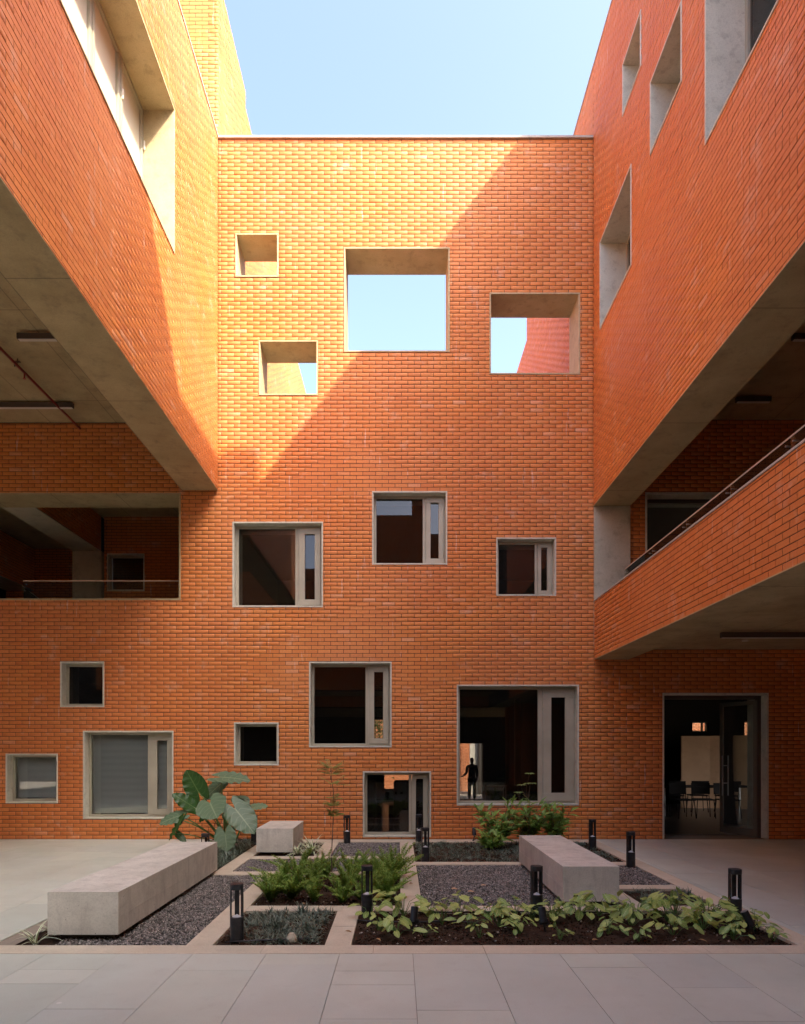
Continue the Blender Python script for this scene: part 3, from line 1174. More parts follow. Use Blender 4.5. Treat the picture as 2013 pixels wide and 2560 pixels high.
MB().tube([(-5.93, 2, 7.64), (-5.93, YB - .012, 7.64)], .022, 10).build('pipe', M_PIPE, pp, smooth=True)
h = MB()
h.tube([(-5.93, 10.55, 7.64), (-5.93, 10.55, 7.745)], .006, 6)
h.tube([(-5.97, 10.55, 7.62), (-5.97, 10.55, 7.69)], .008, 6)
h.box(-5.975, -5.885, 10.53, 10.57, 7.69, 7.70)
h.build('hanger', M_LIGHTBODY, pp)
sh = MB().tube([(-5.93, 10.75, 7.64), (-5.93, 10.75, 7.55)], .012, 8)
sh.tube([(-5.93, 10.75, 7.545), (-5.93, 10.75, 7.54)], .025, 10)
sh.build('sprinkler_head', M_PIPE, pp)

# ================================================================ beyond the wall and behind the camera
FLF = Face('E', XL)
tw = thing('brick_tower', (XL, 14, 7.8), 'taller sunlit brick block rising behind the left wing', 'building')
fs = Face('S', YB + .005)
core(fs, -9, XL - .03, LT + .01, 16.15, [], -.6, -.0046).build('front_body', M_MORTAR, tw)
brickwork(tw, fs, -6.5, XL - .001, LT + .01, 16.15, [], M_BRICK, 150, ubase=.05)
n0 = YB + .72
core(FLF, YB + .02, 14.9, 7.8, 16.1, [], -.5, -.0046).build('side_body', M_MORTAR, tw)
core(FLF, 14.9, 19.5, 7.8, 15.75, [], -.5, -.0046).build('side_body', M_MORTAR, tw)
core(FLF, 19.5, 26, 7.8, 14.6, [], -.5, -.0046).build('side_body', M_MORTAR, tw)
brickwork(tw, FLF, YB + .016, 14.9, 7.8, 16.1, [], M_BRICK, 150)
brickwork(tw, FLF, 14.9, 19.5, 7.8, 15.75, [], M_BRICK, 0)
brickwork(tw, FLF, 19.5, 26, 7.8, 14.6, [], M_BRICK, 0)
tr = thing('brick_tower', (XR, 14, 7.8), 'shaded brick block continuing behind the wall on the right', 'building')
FRF = Face('W', XR)
core(FRF, YB - .01, 19.2, 7.8, 14.36, [], -.5, -.0046).build('side_body', M_MORTAR, tr)
core(FRF, 19.2, 27, 7.8, 13.25, [], -.5, -.0046).build('side_body', M_MORTAR, tr)
brickwork(tr, FRF, YB - .01, 19.2, 7.8, 14.36, [], M_BRICK, 150, ubase=YB, zbase=RZ0 - .03)
brickwork(tr, FRF, 19.2, 27, 7.8, 13.25, [], M_BRICK, 0, ubase=YB, zbase=RZ0 - .03)
MB().box(XR - .012, XR + .5, YB - .008, 19.2, 14.362, 14.40).build('coping', M_COPE, tr)
structure('roof_terrace', MB().box(-4, 4.3, YB + .695, 28, 7.4, 7.79), M_ROOFFLAT)

tt = thing('brick_tower', (XR, 0, 0), 'unseen tall brick block added on the right wing to shadow the left wing', 'building')
MB().box(XR + .02, 8.9, -1.6, 2.50, 14.21, 19.25).build('shadow_block', M_BRICK, tt)  # added caster, unseen: its top edge draws the shadow on the left wing
MB().box(5.80, 6.44, 2.502, 4.86, 14.21, 19.25).build('shadow_fin', M_BRICK, tt)  # added fin, shaped for the stepped corner of that shadow
ow = thing('brick_wing', (0, -1, 3.4), 'brick wing behind the viewer, raised over a dark undercroft', 'building')
FO = Face('N', -1.8)  # unseen; heights set for sky fill and for what the panes mirror
core(FO, -45, 8.98, 3.40, 5.9, [], -.6, -.0046).build('wall_body', M_MORTAR, ow)
core(FO, -2.2, .545, 5.901, 11.17, [], -.6, -.0046).build('wall_body', M_MORTAR, ow)
core(FO, -45, -3.4, 5.901, 9.0, [], -.6, -.009).build('wall_body', M_MORTAR, ow)  # raised to keep bright sky out of the pane reflections
core(FO, 1.0, 2.2, 5.901, 10.4, [], -.6, -.009).build('wall_body', M_MORTAR, ow)
core(FO, .545, 1.0, 5.901, 14.5, [], -.6, -.0046).build('wall_body', M_MORTAR, ow)
brickwork(ow, FO, -8, 8.6, 3.40, 5.9, [], M_BRICK, 0)
brickwork(ow, FO, -2.2, .545, 5.901, 11.17, [], M_BRICK, 0)
brickwork(ow, FO, 1.0, 2.2, 5.901, 10.4, [], M_BRICK, 0)
brickwork(ow, FO, -12, -3.4, 5.901, 9.0, [], M_BRICK, 0)
brickwork(ow, FO, .545, 1.0, 5.901, 14.5, [], M_BRICK, 0)
FO2 = Face('N', 1.0)  # unseen bridge over the viewer, added to shade the bench fronts
core(FO2, -11, 3.60, 3.85, 5.9, [], -.6, -.0046).build('wall_body', M_MORTAR, ow)
brickwork(ow, FO2, -11, 3.60, 3.85, 5.9, [], M_BRICK, 0)
MB().box(-11, 3.60, -1.79, .39, 3.84, 4.0).build('soffit', M_SOFFIT, ow)
MB().box(-11, 3.60, -1.79, .39, 5.6, 5.8).build('roof', M_ROOFFLAT, ow)
MB().box(-45, 9, -10, -2.45, 3.39, 3.6).build('soffit', M_SOFFIT, ow)
MB().box(-45, 9, -10.3, -10, 0, 5.8).build('rear_wall', M_DARKROOM, ow)  # near-black instead of brick, so the panes mirror a dark undercroft

# rooms behind the glass
rm = MB()
rm.box(-8.2, 4.55, YB + .692, 28.3, -.60, -.40)
structure('room_floor', rm, M_ROOMFLOOR)
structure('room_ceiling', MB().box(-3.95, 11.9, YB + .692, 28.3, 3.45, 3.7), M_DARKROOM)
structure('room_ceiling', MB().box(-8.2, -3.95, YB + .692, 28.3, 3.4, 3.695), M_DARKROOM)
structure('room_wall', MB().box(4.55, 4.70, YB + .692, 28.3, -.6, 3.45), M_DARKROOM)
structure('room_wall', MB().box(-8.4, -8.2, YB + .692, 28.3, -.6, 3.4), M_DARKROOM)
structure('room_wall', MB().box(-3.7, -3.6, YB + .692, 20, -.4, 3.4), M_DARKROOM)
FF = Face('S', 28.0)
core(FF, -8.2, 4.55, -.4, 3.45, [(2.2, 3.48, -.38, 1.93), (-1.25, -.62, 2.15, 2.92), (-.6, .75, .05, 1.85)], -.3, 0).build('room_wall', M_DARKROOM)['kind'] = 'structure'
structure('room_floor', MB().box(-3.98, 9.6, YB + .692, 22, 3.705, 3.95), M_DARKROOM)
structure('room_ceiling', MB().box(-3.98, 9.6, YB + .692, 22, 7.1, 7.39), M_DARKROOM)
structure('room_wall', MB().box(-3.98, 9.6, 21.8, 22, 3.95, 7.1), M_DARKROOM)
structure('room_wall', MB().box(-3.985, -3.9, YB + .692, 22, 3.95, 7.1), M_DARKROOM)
# entrance hall on the right: floor flush with the court, plywood partition, high windows on the far side
structure('room_floor', MB().box(4.70, 11.6, YB + .70, 22, -.3, -.002), M_ROOMFLOOR)
FH = Face('S', 21.0)
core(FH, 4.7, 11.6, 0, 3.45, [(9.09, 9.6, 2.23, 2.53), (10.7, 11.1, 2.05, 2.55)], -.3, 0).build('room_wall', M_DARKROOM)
hw = COL.objects[-1]
hw['kind'] = 'structure'
for q in ((9.09, 9.6, 2.23, 2.53), (10.7, 11.1, 2.05, 2.55)):
    f = ring(MB(), FH, q, .03, -.2, -.1)
    fbox(f, FH, q[0] + (q[1] - q[0]) * .66, q[0] + (q[1] - q[0]) * .66 + .03, -.2, -.1, q[2] + .03, q[3] - .03)
    w = f.build('window', M_DOORMETAL, hw)
    g = MB()
    fbox(g, FH, q[0] + .02, q[1] - .02, -.16, -.15, q[2] + .02, q[3] - .02)
    g.build('pane', M_GLASS, w)
FE = Face('W', 11.6)
core(FE, YB + .7, 21, 0, 3.45, [(13.5, 16.2, .9, 2.2)], -.3, 0).build('room_wall', M_DARKROOM)['kind'] = 'structure'  # unseen side opening added to let daylight onto the partition
pt = thing('partition', (9, 19.3, 0), 'plywood partition behind the black chairs in the entrance hall', 'partition')
MB().box(8.04, 8.85, 19.3, 19.36, .004, 2.06).build('panel', M_PARTITION, pt)
a, b = Vector((8.855, 19.3)), Vector((11.2, 18.6))
m = MB()
m.add([(a.x, a.y, .004), (b.x, b.y, .004), (b.x, b.y + .06, .004), (a.x, a.y + .06, .004), (a.x, a.y, 2.06), (b.x, b.y, 2.10), (b.x, b.y + .06, 2.10), (a.x, a.y + .06, 2.06)],
      [(3, 2, 1, 0), (4, 5, 6, 7), (0, 1, 5, 4), (1, 2, 6, 5), (2, 3, 7, 6), (3, 0, 4, 7)])
m.build('panel', M_PARTITION, pt)
# outdoor things on the far side, seen through doors and windows
M_FAR = brick_material('far_brick', [(.62, .27, .14), (.68, .32, .18), (.60, .25, .13)])
fy = thing('yard_wall', (4, 34, -.6), 'sunlit brick wall in the yard beyond the rooms', 'wall')
MB().box(-14, 22, 34.2, 34.5, -.6, 6.5).build('wall_body', M_MORTAR, fy)
brickwork(fy, Face('S', 34.19), -2, 20, -.6, 4.5, [], M_FAR, 0)
fw = thing('finned_wall', (3.6, 31.5, -.4), 'pale wall with vertical fins beyond the far doorway', 'wall')
MB().box(3.35, 5.6, 31.9, 32.1, -.6, 5).build('wall_body', M_FINS, fw)
for i in range(9):
    MB().box(3.75 + i * .17, 3.79 + i * .17, 31.75, 31.898, -.6, 5).build('fin', M_LIGHTBODY, fw)
structure('yard_paving', MB().box(-14, 18, 28.35, 34.2, -.61, -.42), M_GRAVEL)
# foliage in that yard
tv = thing('yard_tree', (-1.2, 31, -.6), 'leafy tree in the far yard glimpsed through a high window', 'tree')
MB().tube([(-1.2, 31, -.6), (-1.15, 31, .8), (-1.3, 31.1, 2.2)], .09, 8, .04).build('trunk', M_BARK, tv)
n = 1500
P = np.stack([rng.normal(-1.2, .7, n), rng.normal(31, .5, n), rng.normal(2.7, .7, n)], -1)
A = rng.normal(size=(n, 3)); A /= np.linalg.norm(A, axis=1)[:, None]
B = np.cross(A, rng.normal(size=(n, 3))); B /= np.linalg.norm(B, axis=1)[:, None]
V = np.stack([P - A * .09, P + B * .035, P + A * .09, P - B * .035], 1).reshape(-1, 3) - np.array((-1.2, 31, -.6))
link('crown', mesh_quads('crown', V, np.arange(4 * n).reshape(-1, 4), M_TREE), tv)

# furniture
def chair_proto():
    t = thing('chair', (0, 0, 0), 'black chair', 'chair', 'chairs in the dim rooms')
    MB().box(-.22, .22, -.22, .22, .43, .46).build('seat', M_FURN, t, bevel=.01)
    bk = MB()
    n = 8
    for i in range(n):
        x0, x1 = -.22 + .44 * i / n, -.22 + .44 * (i + 1) / n
        y0, y1 = .24 - .04 * math.sin(math.pi * i / n), .24 - .04 * math.sin(math.pi * (i + 1) / n)
        y0, y1 = .26 - (.26 - y0) * -1 - .04, .26 - (.26 - y1) * -1 - .04
        bk.add([(x0, y0, .56), (x1, y1, .56), (x1, y1 + .02, .84), (x0, y0 + .02, .84), (x0, y0 + .02, .56), (x1, y1 + .02, .56), (x1, y1 + .04, .84), (x0, y0 + .04, .84)],
               [(0, 1, 2, 3), (7, 6, 5, 4), (3, 2, 6, 7), (0, 4, 5, 1)])
    for s in (-1, 1):
        bk.tube([(s * .19, .2, .44), (s * .19, .24, .6)], .01, 6)
    bk.build('backrest', M_FURN, t)
    for sx in (-1, 1):
        for sy in (-1, 1):
            MB().tube([(sx * .19, sy * .18, .44), (sx * .22, sy * .22, 0)], .011, 6).build('leg', M_FURN, t)
    return t


cp0 = chair_proto()
CH = [(6.95, 16.6, .1, 'black chair in the entrance hall, leftmost of the near row'), (7.50, 16.7, -.15, 'black chair in the entrance hall, middle of the near row'),
      (8.05, 16.6, .05, 'black chair in the entrance hall, rightmost of the near row'), (7.35, 18.2, 3.2, 'black chair behind the hall table, left end'),
      (8.05, 18.3, 3.0, 'black chair behind the hall table, against the pale partition'), (8.75, 18.1, 3.3, 'black chair behind the hall table at its right end'),
      (3.4, 24.6, 1.2, 'black chair beside the person in the dim room'), (4.1, 23.5, 2.2, 'black chair by the pale column in the dim room')]
for i, (x, y, r, lab) in enumerate(CH):
    c = cp0 if i == 0 else copy_tree(cp0)
    c.location = (x, y, 0 if y < 20 else -.4)
    c.rotation_euler = (0, 0, r)
    c['label'] = lab


def table(x, y, z, w, d, label, top):
    t = thing('table', (x, y, z), label, 'table')
    MB().box(x - w / 2, x + w / 2, y - d / 2, y + d / 2, z + .715, z + .745).build('table_top', top, t, bevel=.004)
    for sx in (-1, 1):
        for sy in (-1, 1):
            MB().box(x + sx * (w / 2 - .07) - .02, x + sx * (w / 2 - .07) + .02, y + sy * (d / 2 - .07) - .02, y + sy * (d / 2 - .07) + .02, z, z + .714).build('leg', M_POST, t)


table(7.8, 17.4, 0, 2.4, .9, 'long table between the black chairs in the entrance hall', M_FURN)
table(3.55, 25.2, -.4, .9, .7, 'small wooden table right of the person in the dim room', M_TABLE)
for x, lab in ((-.95, 'brown leather armchair behind the lowest window, left one'), (.30, 'brown leather armchair behind the lowest window, right one')):
    t = thing('armchair', (x, 16.5, -.4), lab, 'armchair')
    MB().box(x - .40, x + .40, 16.1, 16.9, -.25, .08).build('seat', M_LEATHER, t, bevel=.05)
    MB().box(x - .42, x + .42, 15.9, 16.12, -.39, .95).build('backrest', M_LEATHER, t, bevel=.05)
    for s in (-1, 1):
        MB().box(x + s * .47 - .07, x + s * .47 + .07, 16.0, 16.9, -.39, .35).build('armrest', M_LEATHER, t, bevel=.04)
pc = thing('room_column', (4.25, 24, -.4), 'slim pale column inside the dim room behind the largest window', 'column')
MB().box(4.1, 4.3, 23.9, 24.1, -.4, 3.45).build('shaft', M_PARTITION, pc)


# person: one continuous body grown from a skeleton
def skinned(name, joints, edges, parent, material, root=0, sub=1, off=(0, 0, 0)):
    me = bpy.data.meshes.new(name)
    me.from_pydata([(x - off[0], y - off[1], z - off[2]) for x, y, z, *_ in joints], edges, [])
    me.materials.append(material)
    o = link(name, me, parent)
    md = o.modifiers.new('skin', 'SKIN')
    for i, j in enumerate(joints):
        s = me.skin_vertices[0].data[i]
        r = j[3]
        s.radius = r if isinstance(r, tuple) else (r, r)
        s.use_root = i == root
    md.use_smooth_shade = True
    if sub:
        sd = o.modifiers.new('smooth', 'SUBSURF')
        sd.levels = sd.render_levels = sub
    return o


def person(loc):
    t = thing('person', loc, 'person in jacket and trousers, coloured near-black as a silhouette, standing in the far doorway, one hand held out', 'person')
    J = [(0, 0, .92, (.15, .11)), (0, 0, 1.08, (.14, .10)), (0, -.01, 1.25, (.17, .11)), (0, 0, 1.41, (.13, .09)), (0, -.01, 1.49, .055), (0, -.02, 1.56, .07),
         (0, -.03, 1.63, (.070, .088)), (0, -.02, 1.69, (.046, .055)),                                                       # 0-7 trunk and head
         (-.19, 0, 1.40, .062), (-.215, -.03, 1.13, .046), (-.38, -.10, 1.0, .034), (-.45, -.12, .985, (.018, .034)),          # 8-11 arm held out
         (.18, .01, 1.40, .060), (.215, .05, 1.13, .046), (.20, .0, .90, .034), (.195, -.02, .82, (.018, .034)),            # 12-15 arm at the hip
         (-.09, 0, .86, .088), (-.10, -.02, .48, .058), (-.11, .02, .09, .042), (-.12, -.10, .035, (.04, .03)),               # 16-19
         (.09, 0, .86, .088), (.10, -.02, .48, .058), (.10, .03, .09, .042), (.12, -.09, .035, (.04, .03)),                   # 20-23
         (0, -.128, 1.615, .012), (-.078, -.02, 1.62, .014), (.078, -.02, 1.62, .014)]
    E = [(0, 1), (1, 2), (2, 3), (3, 4), (4, 5), (5, 6), (6, 7), (3, 8), (8, 9), (9, 10), (10, 11), (3, 12), (12, 13), (13, 14), (14, 15),
         (0, 16), (16, 17), (17, 18), (18, 19), (0, 20), (20, 21), (21, 22), (22, 23), (6, 24), (6, 25), (6, 26)]
    for base, s in ((11, -1), (15, 1)):
        bx_, by_, bz_ = J[base][:3]
        for k, (dy, ln) in enumerate(((-.030, .075), (-.010, .088), (.010, .082), (.028, .065))):
            d = (-.9, -.1, -.25) if s < 0 else (.0, -.1, -1)
            i = len(J)
            J.append((bx_ + d[0] * ln * .5 + (0 if s < 0 else 0), by_ + dy + d[1] * ln * .5, bz_ + d[2] * ln * .5, .0085))
            J.append((bx_ + d[0] * ln, by_ + dy + d[1] * ln * 1.2, bz_ + d[2] * ln - .01, .007))
            E += [(base, i), (i, i + 1)]
        i = len(J)
        J.append((bx_ + (-.02 if s < 0 else -.01), by_ - .055, bz_ + .005, .010))
        E.append((base, i))
    skinned('body', J, E, t, mat('skin', (.10, .052, .034), .6, .3))
    jk = [(0, 0, .80, (.175, .14)), (0, 0, 1.0, (.155, .125)), (0, -.01, 1.22, (.172, .125)), (0, 0, 1.42, (.13, .10)), (0, 0, 1.475, .075),
          (-.19, 0, 1.40, .068), (-.22, -.03, 1.13, .058), (-.365, -.09, 1.01, .046), (.175, .01, 1.40, .066), (.22, .05, 1.13, .058), (.205, .005, .94, .048), (0, 0, .62, (.185, .15))]
    skinned('jacket', jk, [(0, 1), (1, 2), (2, 3), (3, 4), (3, 5), (5, 6), (6, 7), (3, 8), (8, 9), (9, 10), (0, 11)], t, mat('silhouette_jacket', (.006, .006, .007), .95, .1))  # near-black clothes colour makes the figure a backlit silhouette
    tj = [(0, 0, .92, (.16, .12)), (-.09, 0, .84, .10), (-.10, -.02, .48, .078), (-.11, .01, .08, .068), (.09, 0, .84, .10), (.10, -.02, .48, .078), (.10, .02, .08, .068)]
    skinned('trousers', tj, [(0, 1), (1, 2), (2, 3), (0, 4), (4, 5), (5, 6)], t, mat('silhouette_trousers', (.006, .006, .007), .95, .1))
    V, F = [], []
    n, m = 14, 9
    for a in range(m):
        th = .02 + 1.75 * a / (m - 1)
        for b in range(n):
            ph = 6.28319 * b / n
            back = .5 + .5 * math.sin(ph)
            tt = th * (.62 + .38 * back)
            V.append((.080 * math.sin(tt) * math.cos(ph), .008 + .098 * math.sin(tt) * math.sin(ph), 1.655 + .098 * math.cos(tt)))
    F = [(a * n + b, a * n + (b + 1) % n, (a + 1) * n + (b + 1) % n, (a + 1) * n + b) for a in range(m - 1) for b in range(n)] + [tuple(range(n))]
    link('hair', mesh_from('hair', V, F, mat('black_hair', (.006, .005, .005), .9, .1), None, True), t)
    for s in (-1, 1):
        f = MB()
        f.box(.11 * s - .045, .11 * s + .045, -.16, .08, 0, .07)
        f.build('shoe', M_FURN, t, bevel=.02)
    return t


pe = person((2.99, 27.7, -.398))

# ================================================================ benches, bollards, spotlights
def bench(label, x0, x1, y0, y1, seams, hz):
    t = thing('concrete_bench', ((x0 + x1) / 2, (y0 + y1) / 2, .0), label, 'bench', 'concrete block benches in the planting')
    cuts = [y0] + seams + [y1]
    zb, zt = .045, .42
    for a, b in zip(cuts, cuts[1:]):
        m = MB()
        g = .0014
        m.box(x0, x1, a + g, b - g, zb, zt)
        m.box(x1, x1 + .003, a + .012, b - g, zb + hz, zb + hz + .005)
        m.box(x0 - .003, x0, a + .012, b - g, zb + hz, zb + hz + .005)
        m.build('block', M_BENCH, t, bevel=.005)
    MB().box(x0 + .07, x1 - .07, y0 + .09, y1 - .09, -.06, zb - .001).build('plinth', M_MORTAR, t)


bench('long weathered concrete bench on the left beside the gravel strip', -3.07, -2.45, 5.93, 9.17, [8.15], .15)
bench('short grey concrete block near the brick wall, beside the striped plants', -2.25, -1.67, 10.72, 11.9, [11.2], .15)
bench('pale concrete bench on the right between two gravel beds', 1.75, 2.35, 7.23, 9.87, [7.62], .15)


def squircle(r, n=24, p=2.7):
    out = []
    for i in range(n):
        a = 2 * math.pi * i / n
        c, s = math.cos(a), math.sin(a)
        out.append((math.copysign(abs(c) ** (2 / p), c) * r, math.copysign(abs(s) ** (2 / p), s) * r))
    return out


def bollard_proto():
    t = thing('bollard_light', (0, 0, 0), 'bollard', 'bollard light', 'black bollard lights in the planting')
    o = squircle(.058)
    MB().prism(o, -.06, .205).build('base', M_BLACK, t, bevel=.004)
    MB().prism(o, .445, .495).build('cap', M_BLACK, t, bevel=.005)
    for s, w in ((-1, .011), (1, .019)):
        MB().box(s * .056 - (w if s > 0 else 0), s * .056 + (w if s < 0 else 0), -.020, .026, .2055, .4445).build('post', M_BLACK, t)
    MB().box(-.012, .026, .030, .052, .2055, .4445).build('post', M_BLACK, t)
    cone = MB()
    n = 20
    vs = [(.038 * math.cos(6.2832 * i / n), .038 * math.sin(6.2832 * i / n), .206) for i in range(n)] + [(0, 0, .228)]
    cone.add(vs, [(i, (i + 1) % n, n) for i in range(n)])
    cone.build('reflector', M_LAMPCONE, t)
    return t


bp = bollard_proto()
BOL = [(-1.415, 5.93, .35, 'black bollard light at the front left corner of the dark tuft bed'),
       (-.32, 6.86, .1, 'black bollard light between the fern bed and the lime-leaved bed'),
       (1.39, 6.84, .25, 'black bollard light in front of the right bench and gravel'),
       (3.30, 6.66, -.05, 'black bollard light at the right end of the lime-leaved bed'),
       (3.31, 9.68, .1, 'black bollard light by the outer kerb right of the pale bench'),
       (3.26, 11.42, .2, 'black bollard light in the rear tuft bed nearest the entrance door'),
       (.40, 10.19, .15, 'black bollard light at the front left corner of the rear tuft bed'),
       (.365, 12.30, .2, 'black bollard light against the wall in front of the lowest window'),
       (-.925, 12.15, .3, 'black bollard light on the rear gravel square left of the lowest window'),
       (-2.70, 9.48, .2, 'black bollard light behind the far end of the long left bench'),
       (-2.58, 12.12, .2, 'black bollard light at the wall behind the elephant ear plant')]
for i, (x, y, r, lab) in enumerate(BOL):
    o = bp if i == 0 else copy_tree(bp)
    o.location = (x, y, 0)
    o.rotation_euler = (0, 0, r)
    o['label'] = lab


def spot_proto():
    t = thing('spike_spotlight', (0, 0, 0), 'spot', 'spotlight', 'black spike spotlights in the beds')
    MB().tube([(0, 0, -.06), (0, 0, .10)], .009, 8).build('spike', M_BLACK, t)
    d = Vector((0, .30, .95)).normalized()
    a = Vector((0, 0, .09))
    MB().tube([a, a + d * .02, a + d * .021, a + d * .135], .034, 18).build('lamp_head', M_BLACK, t, smooth=False)
    MB().tube([a + d * .130, a + d * .139], .030, 18).build('lens', M_POST, t)
    MB().box(-.044, .044, -.008, .008, .075, .12).build('bracket', M_BLACK, t)
    cb = MB().tube([(0, .01, .05), (.04, -.03, .09), (.06, -.02, .03), (.05, .03, .0), (.09, .05, -.02)], .0045, 6)
    cb.build('cable', M_BLACK, t)
    return t


sp0 = spot_proto()
SPT = [(.125, 6.20, (0, .12, .1), 'black spotlight in the lime-leaved bed below the fern bed edge'),
       (1.335, 6.18, (0, -.15, -.2), 'black spotlight in the lime-leaved bed below the pale bench'),
       (1.36, 12.36, (.15, .3, 1.2), 'small black spotlight against the wall under the largest window'),
       (3.20, 6.12, (.0, -.35, .5), 'black tilted spotlight at the right tip of the lime-leaved bed')]
for i, (x, y, r, lab) in enumerate(SPT):
    o = sp0 if i == 0 else copy_tree(sp0)
    o.location = (x, y, 0 if i != 2 else .02)
    o.rotation_euler = r
    o['label'] = lab
for pts, lab in (([(-.40, 6.66, -.01), (-.22, 6.5, .015), (.12, 6.47, .02), (.5, 6.55, .012), (.9, 6.45, .0)], 'thin black irrigation hose across the lime-leaved bed'),
                 ([(.2, 6.93, .0), (.8, 6.88, .018), (1.5, 6.92, .014), (2.3, 6.86, .012)], 'thin black irrigation hose along the back of the lime-leaved bed'),
                 ([(-1.5, 5.86, .0), (-1.2, 5.87, .014), (-.95, 5.9, .016), (-.72, 5.93, .01)], 'thin black irrigation hose at the front of the tuft bed')):
    tag(MB().tube(pts, .008, 6).build('irrigation_hose', M_BLACK, None, smooth=True), lab, 'hose')
st = MB()
st.add([(-.93 + .05 * math.cos(a) * r, 5.90 + .045 * math.sin(a) * r, z) for z, r in ((-.03, 1), (.025, .95), (.07, .45)) for a in (0, 1.1, 2.0, 3.2, 4.1, 5.3)],
       [(i, (i + 1) % 6, 6 + (i + 1) % 6, 6 + i) for i in range(6)] + [(6 + i, 6 + (i + 1) % 6, 12 + (i + 1) % 6, 12 + i) for i in range(6)] + [(12, 13, 14, 15, 16, 17)])
tag(st.build('rock', M_KERB), 'pale rough stone at the front of the dark tuft bed', 'stone')

# ================================================================ plants
def leaf_grid(L, W, lobe, cup=.15, droop=.2, wave=.0, nu=14, nv=10, w0=.62, freq=5.0, quilt=.0, ph=0.0):
    """Leaf along +x, face +z, base notch at the origin. Returns vertices, faces and uv per vertex."""
    V, UV = [], []
    prof = [((1 - u) ** .75) * (w0 + (1.95 - w0 * .8) * u ** .9) for u in np.linspace(0, 1, 50)]
    k = max(prof)
    for i in range(nu + 1):
        u = i / nu
        w = W / 2 * ((1 - u) ** .75) * (w0 + (1.95 - w0 * .8) * u ** .9) / k
        for j in range(nv + 1):
            v = -1 + 2 * j / nv
            x = L * u - lobe * math.sin(math.pi * min(1, abs(v) * .95)) ** .8 * (1 - u) ** 2.2
            y = w * v
            z = cup * abs(y) - droop * L * u * u - droop * .25 * L * abs(v) ** 2 * (1 - u)
            z += wave * L * math.sin(freq * 6.283 * u + ph + 1.3 * (v > 0)) * abs(v) ** 2.2
            z += quilt * L * math.sin(2 * math.pi * 7 * (u - .28 * abs(v))) * (1 - abs(v)) * abs(v) * 2
            V.append((x, y, z))
            UV.append((u, (v + 1) / 2))
    F = [(i * (nv + 1) + j, i * (nv + 1) + j + 1, (i + 1) * (nv + 1) + j + 1, (i + 1) * (nv + 1) + j) for i in range(nu) for j in range(nv)]
    return V, F, UV


def uv_mesh(name, V, F, UV, material, smooth=True):
    me = mesh_from(name, V, F, material, None, smooth)
    lay = me.uv_layers.new(name='UVMap')
    idx = np.empty(len(me.loops), dtype=np.int32)
    me.loops.foreach_get('vertex_index', idx)
    lay.data.foreach_set('uv', np.asarray(UV, dtype=np.float32)[idx].ravel())
    return me


def frame_matrix(origin, t, n):
    t = Vector(t).normalized()
    n = Vector(n)
    n = (n - t * n.dot(t)).normalized()
    s = n.cross(t)
    m = Matrix(((t.x, s.x, n.x), (t.y, s.y, n.y), (t.z, s.z, n.z))).to_4x4()
    m.translation = Vector(origin)
    return m


# elephant ear
EB = Vector((-2.86, 11.45, 0))
ear = thing('elephant_ear_plant', EB, 'large elephant ear plant with broad grey-green leaves against the brick wall', 'plant')
px = lambda x, y: ((-506.6 + .1987 * x) / 126.3, EYE - (4 + .1987 * y) / 126.3)
# attach px, tip px, length, width, depth, sign of the tip towards the camera, normal, dark?, droop
EARS = [((410, 425), (290, 205), .40, .36, 11.35, .3, (.1, -1, .2), 1, .05), ((345, 580), (172, 445), .37, .25, 11.2, .7, (.2, -.9, .6), 1, .1),
        ((655, 270), (958, 275), .52, .34, 11.3, .4, (0, -.55, 1), 0, .12), ((535, 545), (640, 670), .36, .50, 11.0, .9, (-.2, -1, .75), 0, .12),
        ((805, 610), (1020, 832), .56, .44, 11.05, .5, (.25, -1, .65), 0, .12), ((640, 350), (482, 492), .42, .30, 11.5, .3, (-.4, -.8, .5), 0, .1),
        ((840, 500), (945, 538), .34, .28, 11.5, .6, (.1, -.6, 1), 0, .3), ((1000, 590), (1150, 578), .34, .24, 11.6, .2, (0, -.45, 1), 0, .05),
        ((695, 870), (728, 1045), .36, .34, 10.75, .3, (-.05, -1, .25), 0, .05), ((215, 680), (8, 742), .40, .24, 11.1, .3, (-.1, -.8, .7), 0, .15),
        ((222, 728), (104, 926), .38, .18, 11.0, .2, (-.8, -.6, .2), 1, .05), ((185, 872), (282, 958), .22, .12, 11.2, .3, (.4, -.8, .4), 1, .1),
        ((515, 645), (430, 735), .24, .16, 11.3, .4, (-.5, -.7, .3), 1, .1), ((352, 600), (268, 645), .22, .14, 11.5, .4, (-.1, -.6, .8), 0, .1),
        ((660, 490), (640, 545), .20, .16, 11.6, .5, (.1, -1, .4), 1, .1), ((735, 690), (700, 720), .22, .22, 11.6, .5, (0, -1, .4), 1, .1)]
